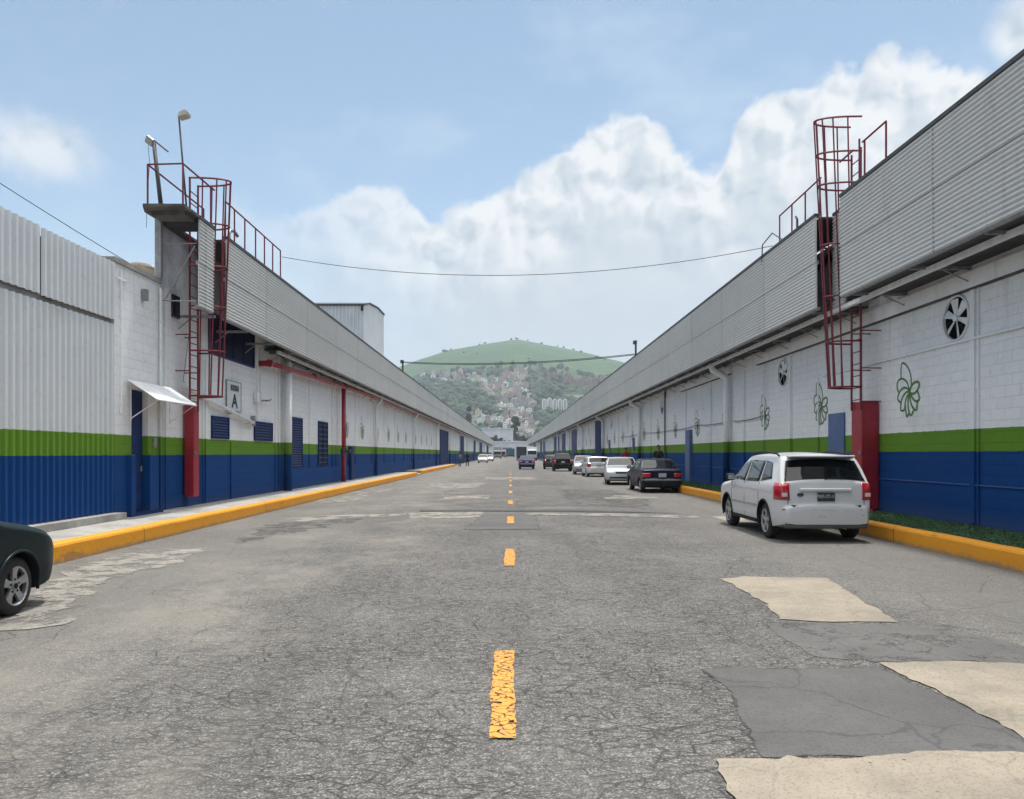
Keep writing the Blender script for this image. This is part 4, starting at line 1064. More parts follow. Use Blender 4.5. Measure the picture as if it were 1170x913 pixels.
    def wheels(s, spokes=5, hub=None):
        P = s.P; R_ = P['R']; rr = R_*P.get('rim', .66)
        for yw in P['wy']:
            for sg in (-1, 1):
                xo = P['W']/2-.035; prof = [(.0, rr), (.0, rr+.02), (-.012, R_*.90), (-.03, R_*.98), (-.06, R_), (-.15, R_), (-.185, R_*.96), (-.195, rr)]
                n = 32; vs = []; m = len(prof)
                for k in range(n):
                    a = 2*math.pi*k/n
                    for dx, q in prof: vs.append((sg*(xo+dx), yw+q*math.cos(a), R_+q*math.sin(a)))
                fs = [(k*m+j, k*m+j+1, ((k+1) % n)*m+j+1, ((k+1) % n)*m+j) for k in range(n) for j in range(m-1)]
                b = MB(); b.add(vs, fs); b.tube([(sg*(xo-.06), yw, R_), (sg*(xo-.14), yw, R_)], rr, 24)
                w = b.build('wheel', RUBBER, s.T, smooth=True); w.data.set_sharp_from_angle(angle=R(40))
                b = MB()
                for k in range(spokes):
                    a = 2*math.pi*k/spokes+math.pi/2; ca, sa = math.cos(a), math.sin(a); vv = []
                    for (q, wd, dx) in ((.03, .045, -.018), (rr*.55, .036, -.020), (rr*.97, .055, -.006)):
                        for s_ in (-1, 1):
                            for dd in (0, -.03): vv.append((sg*(xo+dx+dd), yw+q*ca-s_*wd*sa*R_/.33, R_+q*sa+s_*wd*ca*R_/.33))
                    b.add(vv, [(0,2,6,4),(1,5,7,3),(0,4,5,1),(2,3,7,6),(4,6,10,8),(5,9,11,7),(4,8,9,5),(6,7,11,10),(8,10,11,9),(0,1,3,2)])
                for q0, q1, x0, x1 in ((rr*.93, rr*1.0, -.002, -.05),):
                    vv = []
                    for k in range(n):
                        a = 2*math.pi*k/n
                        for dx, q in ((x1, q0), (x0-.012, q0), (x0+.002, q1), (x1, q1)): vv.append((sg*(xo+dx), yw+q*math.cos(a), R_+q*math.sin(a)))
                    b.add(vv, [(k*4+j, k*4+(j+1) % 4, ((k+1) % n)*4+(j+1) % 4, ((k+1) % n)*4+j) for k in range(n) for j in range(4)])
                b.tube([(sg*(xo-.04), yw, R_), (sg*(xo-.008), yw, R_)], R_*.15, 14)
                b.build('rim', ALLOY, w)
                if hub:
                    b = MB(); b.tube([(sg*(xo-.010), yw, R_), (sg*(xo-.003), yw, R_)], R_*.10, 12)
                    for k in range(spokes):
                        a = 2*math.pi*(k+.0)/spokes+math.pi/2; q = R_*.22
                        b.tube([(sg*(xo-.03), yw+q*math.cos(a), R_+q*math.sin(a)), (sg*(xo-.012), yw+q*math.cos(a), R_+q*math.sin(a))], .012, 6)
                    b.build('hub_cap', TRIM, w)
    def side(s, q, name, m, off=.006, both=True, n=6, th=0):     # q: 4 corners (y,z)
        for sg in ((-1, 1) if both else (both,)):
            vs = []
            for i in range(n+1):
                for j in range(n+1):
                    u, v = i/n, j/n
                    y = (q[0][0]*(1-u)+q[1][0]*u)*(1-v)+(q[3][0]*(1-u)+q[2][0]*u)*v
                    z = (q[0][1]*(1-u)+q[1][1]*u)*(1-v)+(q[3][1]*(1-u)+q[2][1]*u)*v
                    vs.append((sg*(s.hw(y, z)+off), y, z))
            b = MB(); b.add(vs, [(i*(n+1)+j, (i+1)*(n+1)+j, (i+1)*(n+1)+j+1, i*(n+1)+j+1) for i in range(n) for j in range(n)])
            o = b.build(name, m, s.T, smooth=True); so = o.modifiers.new('s', 'SOLIDIFY'); so.thickness = .006; so.offset = -1 if sg < 0 else -1
            bake(o)
    def strip(s, y0, y1, f0, f1, name, m, off=.006, ft=None, n=10):
        vs = []; cr = s.P.get('crown', .025)
        for i in range(n+1):
            y = y0+(y1-y0)*i/n; z = s.zt(y); e = .012; dz = s.zt(y+e)-s.zt(y-e); ln = math.hypot(2*e, dz); ny, nz = -dz/ln, 2*e/ln
            r = s.r; wt = s.hw(y, z-r)-r*.35
            for j in range(n+1):
                a, c = f0, f1
                if ft: a, c = f0+(ft[0]-f0)*i/n, f1+(ft[1]-f1)*i/n
                f = a+(c-a)*j/n; vs.append((wt*f, y+ny*off, z+cr*(1-min(1,(f*1.0))**2)*1.0+nz*off))
        b = MB(); b.add(vs, [(i*(n+1)+j, (i+1)*(n+1)+j, (i+1)*(n+1)+j+1, i*(n+1)+j+1) for i in range(n) for j in range(n)])
        o = b.build(name, m, s.T, smooth=True, fixn=False)
        if o.data.polygons[0].normal.z < 0: o.data.flip_normals()
        return o
    def end(s, z0, z1, f0, f1, name, m, front=False, off=.012, wrap=0, sides=(-1, 1), nz=4, parent=None, th=.02, yo=0):
        sgy = 1 if front else -1
        for sg in sides:
            rows = []
            for i in range(nz+1):
                z = z0+(z1-z0)*i/nz; ye = s.yr(z, front)+yo; row = []
                nf = 6
                for k in range(nf+1):
                    f = f0+(f1-f0)*k/nf; row.append((sg*f*(s.hw(ye, z)+(off if f > .95 else 0)), ye+sgy*off*(1 if f < .97 or not wrap else .8), z))
                if wrap:
                    for k in range(1, 7):
                        yy = ye-sgy*wrap*k/6; row.append((sg*(s.hw(yy, z)+off*.7), yy, z))
                rows.append(row)
            m_ = len(rows[0]); vs = [p for r_ in rows for p in r_]
            b = MB(); b.add(vs, [(i*m_+k, i*m_+k+1, (i+1)*m_+k+1, (i+1)*m_+k) for i in range(nz) for k in range(m_-1)])
            o = b.build(name, m, parent or s.T, smooth=True, fixn=False)
            c = o.data.polygons[0].normal
            if c.y*sgy < 0: o.data.flip_normals()
            so = o.modifiers.new('s', 'SOLIDIFY'); so.thickness = th; so.offset = -1; bake(o)
    def blk(s, x0, x1, y0, y1, z0, z1, name, m, bev=.012, parent=None):
        b = MB(); b.box(x0, x1, y0, y1, z0, z1); o = b.build(name, m, parent or s.T, bevel=bev); bake(o); return o
    def seam(s, pts):
        for sg in (-1, 1):
            b = MB(); b.tube([(sg*(s.hw(y, z)+.001), y, z) for y, z in pts], .0055, 4); b.build('door_seam', TRIM, s.T)
    def mirror(s, y, z, m=None):
        for sg in (-1, 1):
            x = sg*(s.hw(y, z)+.11); b = MB(); b.box(x-.10, x+.09, y-.05, y+.07, z-.02, z+.13)
            o = b.build('mirror', m or s.mp, s.T, bevel=.035); bake(o)
            b = MB(); b.box(x-.075, x+.065, y-.056, y-.051, z+.005, z+.105); b.build('mirror_glass', CHROME, o)
    def place(s, x, y, a=0):
        s.T.location = (x, y, 0); s.T.rotation_euler = (0, 0, R(a)); return s.T
def plate(c, z, front=False, dark=False, txt=None):
    sg = 1 if front else -1; y = c.yr(z, front)+sg*.03
    p = c.blk(-.16, .16, y, y-sg*.015, z-.08, z+.08, 'number_plate', INK if dark else PLATEW, .003)
    if txt:
        q = text_mesh(txt, .085, 'plate_lettering', PLATEW if dark else INK, c.T, (0, y+sg*.004, z+.005), (R(90), 0, R(180) if front else 0), .001, .002)
def suv(label, cat, mp, full=True, name='off_road_car'):
    P = dict(L=4.36, W=1.80, R=.345, wy=(-1.30, 1.33), belt=1.06, tum=.35, r=.09, crown=.045, pa=.16, pd=.46, lip=TRIM, zb=.24,
             top=[(-2.18,.50),(-2.178,.58),(-2.165,.665),(-2.10,.675),(-2.095,.86),(-2.075,1.08),(-2.03,1.13),(-1.80,1.50),(-1.74,1.585),(-1.5,1.61),(-.7,1.635),(0,1.62),(.28,1.575),(.95,1.10),(1.10,1.06),(1.75,.99),(2.02,.90),(2.12,.72),(2.15,.5)])
    c = Car(name, label, cat, P, mp); c.body(); c.wheels(5)
    c.strip(-2.035, -1.80, -.93, .93, 'rear_window', GLASS, ft=(-.90, .90))
    c.strip(.30, .98, -.93, .93, 'windscreen', GLASS)
    c.side([(.02,1.08),(.88,1.09),(.36,1.47),(.02,1.51)], 'side_window', GLASS)
    c.side([(-.92,1.09),(-.05,1.08),(-.05,1.51),(-.92,1.51)], 'side_window', GLASS)
    c.side([(-1.62,1.17),(-.99,1.10),(-.99,1.51),(-1.38,1.47)], 'side_window', GLASS)
    if not full: c.end(.72, 1.05, .80, 1.0, 'tail_light', LAMPR, wrap=.20); plate(c, .86); c.mirror(.72, 1.04, TRIM); return c
    c.end(.79, 1.10, .83, 1.0, 'tail_light', LAMPR, wrap=.22, th=.02)
    for o in [q for q in COL.objects if q.parent == c.T and q.name.startswith('tail_light')]:
        sg = 1 if sum(v.co.x for v in o.data.vertices) > 0 else -1
        b = MB(); y = c.yr(.93)-.024
        b.box(sg*.715, sg*.815, y, y-.006, .85, .92); b.build('lamp_lens', LAMPW, o)
    c.end(.665, .695, 0, .82, 'bumper_gap', TRIM, off=.004, th=.01, sides=(-1, 1), nz=1, yo=-.012)
    # lower bumper skirt, gate handle bar, spoiler, wiper, rails
    o = c.blk(-.76, .76, -2.165, -1.95, .26, .42, 'bumper_skirt', mat('skirt_grey', (.09,.09,.092), .7, var=.2), .04)
    o = c.blk(-.47, .47, -2.135, -2.05, .945, 1.005, 'gate_handle', mp, .018)
    o = c.blk(-.60, .60, -1.98, -1.60, 1.575, 1.615, 'spoiler', mp, .018)
    b = MB(); b.box(-.56, .56, -1.975, -1.80, 1.553, 1.574); b.build('spoiler_painted_shadow', TRIM, c.T)  # black strip painting in the shadow below the spoiler
    b = MB(); b.tube([(.0,-2.055,1.165),(.05,-2.045,1.185),(.36,-2.04,1.18)], .011, 6); b.build('wiper', TRIM, c.T)
    for sg in (-1, 1):
        b = MB(); pts = [(sg*(c.hw(y, 1.5)-.02), y, z) for y, z in ((-1.62,1.60),(-1.5,1.645),(-.7,1.685),(0,1.66),(.15,1.61))]; b.tube(pts, .018, 8); b.build('roof_rail', TRIM, c.T, smooth=True)
        b = MB(); b.tube([(sg*(c.hw(-2.03,1.12)-.055), -2.07, 1.12), (sg*(c.hw(-1.8,1.5)-.10), -1.84, 1.49)], .006, 4); b.build('gate_seam', TRIM, c.T)
        b = MB(); b.tube([(sg*.70, -2.106, .70), (sg*.70, -2.106, .80),(sg*.70,-2.10,.95),(sg*.70,-2.088,1.10)], .005, 4); b.build('gate_seam', TRIM, c.T)
    c.side([(-.86,.60),(.92,.60),(.92,.64),(-.86,.64)], 'side_moulding', mat('moulding_grey', (.33,.34,.35), .5), off=.012)
    c.side([(-.95,.26),(.95,.26),(.95,.34),(-.95,.34)], 'sill_trim', TRIM, off=.010)
    c.seam([(-.02,.36),(-.02,.7),(-.02,1.07)]); c.seam([(-.98,.62),(-.96,.85),(-.96,1.08)]); c.seam([(.92,.36),(.95,.7),(.93,1.05)])
    for y in (-.80, .12): c.side([(y,.93),(y+.17,.93),(y+.17,.96),(y,.96)], 'door_handle', mp, off=.03)
    for sg in (-1, 1): c.blk(sg*.80-.03, sg*.80+.03, -2.175, -2.16, .60, .625, 'reflector', LAMPR, .004)
    b = MB(); yy = c.yr(.86)-.006; ring = [(-.47+.052*math.cos(t*math.pi/10), yy-.006, .885+.026*math.sin(t*math.pi/10)) for t in range(21)]
    b.tube(ring, .008, 6, cap=False); b.box(-.505, -.435, yy-.008, yy+.004, .877, .893); b.build('oval_badge', TRIM, c.T)
    # scraped paint on the bumper
    b = MB(); rnd = random.Random(4)
    for k in range(26):
        x = rnd.uniform(-.35, .66); z = rnd.choice((.60, .585, .47, .50, .49)); w_ = rnd.uniform(.008, .05); h_ = rnd.uniform(.004, .010)
        y = -2.1815-.0*abs(x); yb_ = c.yr(z); b.add([(x, yb_-.004, z), (x+w_, yb_-.004, z+.006), (x+w_, yb_-.004, z+h_+.006), (x, yb_-.004, z+h_)], [(0,1,2,3)])
    b.build('paint_scrape', mat('scrape', (.22,.21,.20), .8), c.T, fixn=False)
    b = MB(); b.tube([(.35,-2.12,.27),(.35,-1.8,.27)], .03, 10); b.build('exhaust_pipe', STEEL, c.T)
    plate(c, .845, dark=True, txt='PXF-77-16')
    c.mirror(.70, 1.08, TRIM)
    return c
def sedan(label, mp, cat='sedan', H=1.40, W=1.66, plate_d=False, name='sedan_car', lampback=True):
    k = H/1.38
    P = dict(L=4.30, W=W, R=.30, wy=(-1.28, 1.22), belt=.93*k, tum=.33, r=.06, crown=.02, pa=.09, pd=.35, zb=.20,
             top=[(-2.14,.42),(-2.138,.50),(-2.12,.585),(-2.06,.60),(-2.055,.80),(-2.03,.915*k),(-1.93,.95*k),(-1.52,.97*k),(-1.42,1.0*k),(-.98,1.30*k),(-.85,1.345*k),(-.4,1.375*k),(.1,1.365*k),(.32,1.31*k),(.98,.95*k),(1.1,.92*k),(1.75,.84*k),(2.03,.75),(2.10,.58),(2.14,.42)])
    c = Car(name, label, cat, P, mp); c.body(); c.wheels(6)
    c.strip(-1.45, -.97, -.92, .92, 'rear_window', GLASS); c.strip(.31, .97, -.93, .93, 'windscreen', GLASS)
    z0, z1 = .955*k, 1.255*k
    c.side([(-.02,z0),(.82,z0),(.36,z1),(-.02,z1+.02)], 'side_window', GLASS); c.side([(-.98,z0),(-.09,z0),(-.09,z1+.02),(-.86,z1)], 'side_window', GLASS)
    c.end(.66, .83, .62, 1.0, 'tail_light', LAMPR, wrap=.12, th=.015); c.end(.40, .52, 0, .98, 'rear_bumper', TRIM if lampback else mp, wrap=.3, off=.018, th=.02)
    c.end(.53, .565, 0, .98, 'bumper_strip', mat('moulding_grey2', (.20,.21,.23), .45), wrap=.3, off=.022, th=.01)
    c.end(.60, .73, .55, .98, 'headlight', LAMPW, front=True, wrap=.14, th=.015); c.end(.60, .70, 0, .45, 'grille', TRIM, front=True, th=.01)
    c.end(.36, .44, 0, .9, 'front_bumper', TRIM, front=True, off=.016)
    plate(c, .74); plate(c, .50, front=True)
    c.seam([(-.06,.30),(-.06,.6),(-.06,z0)]); c.seam([(.84,.32),(.86,.6),(.84,z0)]); c.seam([(-1.0,.60),(-.98,z0)])
    c.mirror(.66, z0, TRIM if lampback else mp)
    for y in (-.85, .06): c.side([(y,.80*k),(y+.15,.80*k),(y+.15,.82*k),(y,.82*k)], 'door_handle', TRIM, off=.02)
    return c
def hatch(label, mp, name='hatchback_car', H=1.45, W=1.68, front_round=False, cat='hatchback'):
    P = dict(L=3.96, W=W, R=.30, wy=(-1.33, 1.10), belt=.98, tum=.30, r=.08, crown=.03, pa=.20, pd=.50, zb=.20, gap=.045,
             top=[(-1.98,.45),(-1.975,.55),(-1.95,.66),(-1.90,.70),(-1.87,.95),(-1.83,1.03),(-1.60,H-.08),(-1.5,H-.02),(-.8,H),(-.2,H-.01),(.02,H-.07),(.82,1.0),(.95,.965),(1.30,.905),(1.58,.83),(1.80,.71),(1.92,.56),(1.955,.46),(1.98,.38)])
    c = Car(name, label, cat, P, mp); c.body(); c.wheels(5, hub=True)
    c.strip(-1.83, -1.61, -.92, .92, 'rear_window', GLASS); c.strip(.03, .82, -.93, .93, 'windscreen', GLASS)
    c.side([(-.30,1.01),(.62,1.01),(.04,H-.14),(-.30,H-.12)], 'side_window', GLASS); c.side([(-1.30,1.03),(-.36,1.01),(-.36,H-.12),(-1.22,H-.16)], 'side_window', GLASS)
    c.end(.72, .96, .80, 1.0, 'tail_light', LAMPR, wrap=.16); c.end(.55, .70, .60, .90, 'headlight', LAMPW, front=True, wrap=0)
    c.end(.42, .52, 0, .5, 'grille', TRIM, front=True)
    c.seam([(-.33,.3),(-.33,.6),(-.33,1.0)]); c.seam([(.62,.32),(.66,.6),(.64,.98)])
    plate(c, .80); plate(c, .46, front=True); c.mirror(.15, .99)
    return c
WHITE_P = paint('car_white', (.56,.57,.58), dirt=(.40,.39,.37)); SILV_P = paint('car_silver', (.42,.44,.47), .35)
NAVY_P = paint('car_navy', (.006,.010,.026), 0, (.012,.015,.025)); TEAL_P = paint('car_dark_teal', (.005,.013,.016), .0, (.010,.017,.019))
BLUE_P = paint('car_blue', (.012,.03,.13)); BLACK_P = paint('car_black', (.007,.007,.009), 0, (.014,.014,.014)); CREAM_P = paint('car_cream', (.50,.49,.44))
suv('white off-road car with scraped bumper parked by the right kerb', 'off-road car', WHITE_P).place(5.86, 16.35, -.6)
sedan('dark navy sedan parked behind the white off-road car', NAVY_P, H=1.42).place(6.28, 34.0, .8)
sedan('silver sedan facing the camera beyond the navy sedan', SILV_P, H=1.45, W=1.70, lampback=False).place(6.0, 41.9, 180-5)
hatch('white hatchback with its back to the street camera beyond the silver sedan', paint('car_white2', (.60,.61,.62)), W=1.70, H=1.42).place(6.12, 55.5, 2)
sedan('silver grey car facing the camera beside the white hatchback', paint('car_grey', (.30,.32,.34), .3), H=1.48, lampback=False).place(5.85, 61.5, 180-3)
suv('black off-road car with slanted tailgate in the parked row', 'off-road car', BLACK_P, full=False).place(4.85, 72.3, -1)
hatch('small dark car at the far end of the parked row', paint('car_char', (.02,.025,.03)), H=1.5).place(4.35, 82, -1)
sedan('blue sedan driving away in the middle of the street', BLUE_P, H=1.42).place(1.72, 81.5, 0)
hatch('cream compact car at the left side near the walkers', CREAM_P, H=1.5, W=1.72).place(-4.75, 134, 180)
hatch('silver car behind the cream compact on the left', paint('car_silver2', (.45,.46,.47), .3), H=1.45).place(-4.35, 158, 180)
sedan('grey car queued behind the far left silver car', paint('car_grey2', (.25,.26,.27), .2), H=1.45).place(-4.5, 172, 180)
hatch('dark teal hatchback cut by the left edge beside the yellow kerb', TEAL_P, W=1.64).place(-5.80, 6.74, .8)
def truck(label, x, y, cabm, boxm, W=2.2, H=3.2, L=7, a=0):
    T = thing('box_truck', label, 'truck', (0,0,0))
    c = MB(); c.box(-W/2, W/2, -L/2, L/2-2.0, .95, H); o = c.build('cargo_box', boxm, T, bevel=.04)
    c = MB(); c.prism([(L/2-1.9,.5),(L/2,.5),(L/2,1.35),(L/2-.25,2.35),(L/2-.6,2.5),(L/2-1.9,2.5)], 'x', -W/2+.08, W/2-.08); c.build('cab', cabm, T, bevel=.06)
    c = MB(); c.prism([(L/2+.0,1.40),(L/2+.02,1.42),(L/2-.22,2.27),(L/2-.25,2.27)], 'x', -W/2+.2, W/2-.2); c.build('windscreen', GLASS, T)
    c = MB(); c.box(-W/2+.2, W/2-.2, -L/2+.1, L/2-.1, .55, .94); c.build('chassis', TRIM, T)
    c = MB(); c.box(-W/2+.1, W/2-.1, L/2, L/2+.1, .42, .68); c.build('bumper', TRIM, T)
    for sg in (-1, 1):
        for yy in (-L/2+1.3, L/2-1.1):
            c = MB(); c.tube([(sg*(W/2-.33), yy, .45), (sg*(W/2-.05), yy, .45)], .45, 20); c.build('wheel', RUBBER, T)
        c = MB(); c.box(sg*(W/2-.45)-.12, sg*(W/2-.45)+.12, L/2, L/2+.03, .85, 1.02); c.build('headlight', LAMPW, T)
        c = MB(); c.box(sg*(W/2-.2)-.1, sg*(W/2-.2)+.1, -L/2-.03, -L/2, .75, .9); c.build('tail_light', LAMPR, T)
    T.location = (x, y, 0); T.rotation_euler = (0, 0, R(a)); return T
truck('white box truck facing the camera far down the right side', 4.9, 176, WHITE_P, WHITEP, 2.3, 3.1, a=180)
truck('dark box truck beside the white one in the far distance', 2.6, 182, BLACK_P, mat('truck_dark', (.03,.035,.04), .6), 2.3, 3.2)
truck('grey box truck parked far down the left side', -3.9, 235, paint('cab_grey', (.26,.25,.25)), mat('truck_grey', (.34,.33,.34), .6), 2.5, 3.6, a=180)
truck('red and white truck standing behind the far grey box truck', -2.9, 285, paint('cab_red2', (.22,.07,.06)), WHITEP, 2.4, 3.0, a=180)
truck('teal box truck in the middle at the end of the street', .1, 305, paint('cab_teal', (.03,.10,.13)), mat('truck_teal', (.035,.10,.13), .6), 3.2, 3.5)

# ------------------------------------------------------------------ people
SKIN = mat('skin', (.22,.12,.075), .6); HAIR = mat('hair_black', (.012,.010,.009), .7)
def skin_mesh(name, verts, edges, radii, m, parent, root=0, sub=1):
    me = bpy.data.meshes.new(name); me.from_pydata(verts, edges, []); me.materials.append(m)
    o = bpy.data.objects.new(name, me); COL.objects.link(o)
    o.modifiers.new('skin', 'SKIN').use_smooth_shade = True
    if not me.skin_vertices: me.skin_vertices.new()
    for i, r_ in enumerate(radii):
        q = r_ if isinstance(r_, tuple) else (r_, r_); me.skin_vertices[0].data[i].radius = q
    me.skin_vertices[0].data[root].use_root = True
    s_ = o.modifiers.new('sub', 'SUBSURF'); s_.levels = sub; s_.render_levels = sub
    bake(o); o.parent = parent
    if not o.data.materials: o.data.materials.append(m)
    for p in o.data.polygons: p.use_smooth = True
    return o
def person(label, x, y, z, face, shirt, trousers, stride=0.0, armf=.1, group=None, vest=None):
    T = thing('person', label, 'person', (0,0,0), group)
    V = []; E = []; Rr = []
    def v(p, r_, link=None):
        V.append(p); Rr.append(r_); i = len(V)-1
        if link is not None: E.append((link, i))
        return i
    pel = v((0,0,.95), (.15,.11)); wst = v((0,0,1.10), (.135,.10), pel); ch = v((0,-.01,1.30), (.165,.115), wst); nk0 = v((0,-.01,1.44), (.085,.075), ch)
    nk = v((0,0,1.51), .055, nk0); hd = v((0,.02,1.58), (.068,.080), nk); hd2 = v((0,.015,1.66), (.078,.095), hd); v((0,.005,1.73), (.055,.07), hd2)
    legs = {}; arms = {}
    for sg in (-1, 1):
        st = stride*sg
        hp = v((sg*.09,0,.88), .085, pel); kn = v((sg*.10, st*.5+.02, .50), .058, hp); an = v((sg*.10, st-.02, .10), .040, kn)
        v((sg*.11, st+.12, .045), (.04,.035), an); legs[sg] = (hp, kn, an)
        sh = v((sg*.175,-.01,1.40), .055, nk0); el = v((sg*.235,-armf*sg*.5-.02,1.13), .040, sh); wr = v((sg*.235, armf*-sg+.06, .90), .026, el)
        pm = v((sg*.23, armf*-sg+.08, .83), (.020,.036), wr); arms[sg] = (sh, el, wr)
        for k, ln in enumerate((.065,.078,.072,.058)):
            fy = armf*-sg+.055+k*.017; a_ = v((sg*.225, fy, .785), .0088, pm); b_ = v((sg*.218, fy+.004, .785-ln*.6), .008, a_); v((sg*.205, fy+.004, .785-ln), .007, b_)
        th = v((sg*.215, armf*-sg+.125, .825), .010, pm); v((sg*.205, armf*-sg+.14, .785), .008, th)
    b = skin_mesh('body', V, E, Rr, SKIN, T)
    def cloth(name, ids, grow, m, cut=None):
        mp = {i: k for k, i in enumerate(ids)}; vs = [V[i] for i in ids]; es = [(mp[a], mp[c]) for a, c in E if a in mp and c in mp]
        rs = [tuple(q+grow for q in (Rr[i] if isinstance(Rr[i], tuple) else (Rr[i], Rr[i]))) for i in ids]
        return skin_mesh(name, vs, es, rs, m, T)
    cloth('shirt', [pel, wst, ch, nk0]+[i for sg in (-1, 1) for i in arms[sg][:2]], .022, shirt)
    cloth('trousers', [pel]+[i for sg in (-1, 1) for i in legs[sg]], .018, trousers)
    if vest: cloth('vest', [wst, ch], .045, vest)
    q = MB(); n = 8
    vs = []; 
    for i in range(6):
        a = math.pi/2*i/5*1.25
        for k in range(12):
            t = 2*math.pi*k/12; rr = math.sin(a); zz = math.cos(a); back = -.012 if math.sin(t) < 0 else .0
            zc = 1.685+.10*zz if math.sin(t) < .35 else max(1.685+.10*zz, 1.70)
            vs.append((.088*rr*math.cos(t), .004+.104*rr*math.sin(t)+back, zc))
    q.add(vs, [(i*12+k, i*12+(k+1) % 12, (i+1)*12+(k+1) % 12, (i+1)*12+k) for i in range(5) for k in range(12)]); q.build('hair', HAIR, T, smooth=True)
    for sg in (-1, 1):
        q = MB(); q.tube([(sg*.03,.105,1.635),(sg*.03,.112,1.635)], .010, 8); q.build('eye', INK, T)
        q = MB(); q.tube([(sg*.078,.0,1.60),(sg*.092,-.005,1.63),(sg*.08,.0,1.66)], .012, 6); q.build('ear', SKIN, T)
        q = MB(); st = stride*sg; q.prism([(st-.07,0),(st+.20,0),(st+.20,.035),(st+.10,.08),(st+.02,.12),(st-.07,.11)], 'x', sg*.11-.05, sg*.11+.05); q.build('shoe', TRIM, T, bevel=.012)
    q = MB(); q.prism([(.098,1.585),(.128,1.590),(.10,1.635)], 'x', -.012, .012); q.build('nose', SKIN, T)
    q = MB(); q.box(-.024,.024,.094,.102,1.553,1.562); q.build('mouth', mat('lips', (.16,.06,.045), .6), T)
    T.location = (x, y, z); T.rotation_euler = (0, 0, R(face)); return T
CL = {k: mat('cloth_'+k, v, .9, var=.15, vscale=9) for k, v in dict(black=(.012,.012,.014), red=(.28,.02,.02), navy=(.02,.03,.06), grey=(.20,.21,.23), orange=(.75,.17,.02), blue=(.06,.10,.2), khaki=(.10,.09,.07)).items()}
person('person in a black shirt standing on the verge behind the navy sedan', 7.42, 38.6, .30, 165, CL['black'], CL['navy'])
person('person in a red shirt standing on the verge behind the silver sedan', 7.72, 51.5, .27, 200, CL['red'], CL['navy'])
person('person in an orange vest behind the grey car facing the camera', 7.35, 86, .27, 180, CL['navy'], CL['navy'], vest=CL['orange'])
person('person in a grey top walking away by the left kerb', -6.5, 99, 0, 10, CL['grey'], CL['blue'], stride=.16, armf=.12)
person('person in dark clothes walking away nearer the road centre', -5.55, 100, 0, -8, CL['black'], CL['black'], stride=.18, armf=.12)

# ------------------------------------------------------------------ hill, far houses, forest
RIDGE = [(-1200,505),(0,500),(250,478),(380,446),(430,428),(455,419),(478,411.3),(513,400.4),(543,395.2),(560,392),(579,388.2),(594,387.2),(611,390.2),(629,394.2),(650,399),(671,403.8),(689,407.5),(708,411.5),(740,421),(800,440),(900,466),(1300,500),(2600,508)]
YR, YB = 2000.0, 850.0
def ridge(px):
    for i in range(len(RIDGE)-1):
        if RIDGE[i][0] <= px <= RIDGE[i+1][0]:
            a, b_ = RIDGE[i], RIDGE[i+1]; t = (px-a[0])/(b_[0]-a[0]); return (518-(a[1]+(b_[1]-a[1])*t))/880
    return .012
def hh(X, Y):
    E = ridge(583+880*X/Y); t = (Y-YB)/(YR-YB)
    n = mnoise.fractal(Vector((X*.004, Y*.004, 0)), .8, 2.1, 5)*4
    if t <= 0: return 0
    if t <= 1: return E*YR*t+n*min(1, t*4)+1.65*t
    d = (Y-YR)/1000; return max(0, (E*YR+1.65)*(1-d*d*1.1)+n)
def on_hill(px, py):
    a = (518-py)/880; E = ridge(px); t = min(.999, max(.002, (YB*a+1.65)/(YR*E-(YR-YB)*a))); Y = YB+(YR-YB)*t; X = (px-583)/880*Y
    for _ in range(3):
        e = hh(X, Y)-1.65-a*Y; Y -= e/((E*YR)/(YR-YB)-a+.02); Y = max(YB+1, min(YR, Y)); X = (px-583)/880*Y
    return X, Y, hh(X, Y)
hv = []; hf = []; ux = [-.9+i*.008 for i in range(226)]; ys = [YB+i*(2700-YB)/110 for i in range(111)]
for Y in ys:
    for u in ux: hv.append((u*Y, Y, hh(u*Y, Y)-.5))
m_ = len(ux)
for i in range(len(ys)-1):
    for k in range(m_-1): hf.append((i*m_+k, i*m_+k+1, (i+1)*m_+k+1, (i+1)*m_+k))
def hill_mat():
    m, t, b, P, (x, y, z) = tree_of('hill_grass', .95, .1)
    n = tnoise(t, P, .012, 8, .65); n2 = tnoise(t, P, .06, 7, .75)
    c = MIX(t, SMOOTH(t, n, .35, .65), (.028,.078,.034), (.060,.120,.048))
    c = MIX(t, SMOOTH(t, n2, .46, .62, 0, .75), c, (.025,.050,.022))
    c = MIX(t, SMOOTH(t, n2, .30, .40, .35, 0), c, (.16,.15,.10))
    t.links.new(c, b.inputs['Base Color']); return m
b = MB(); b.add(hv, hf); tag(b.build('hill', hill_mat(), smooth=True, fixn=False), 'tall green hill beyond the street', kind='structure')
rnd = random.Random(11)
bmi = bmesh.new(); bmesh.ops.create_icosphere(bmi, subdivisions=1, radius=1); ICO_V = [v.co.copy() for v in bmi.verts]; ICO_F = [tuple(v.index for v in f.verts) for f in bmi.faces]; bmi.free()
LEAFM = []
for i, c in enumerate(((.014,.038,.020),(.022,.052,.024),(.040,.078,.032),(.016,.034,.026))): LEAFM.append(mat('far_leaves_%s' % 'abcd'[i], c, .95, var=.4, vscale=.4))
def blob(b, x, y, z, r, h, mi):
    s0 = rnd.random()*99
    vs = []
    for v in ICO_V:
        k = 1+.45*mnoise.noise(v*2.1+Vector((s0, 0, 0)))+rnd.uniform(-.13, .13); vs.append((x+v.x*r*k, y+v.y*r*k, z+h*.5+v.z*h*.55*k))
    b.add(vs, ICO_F, mi)
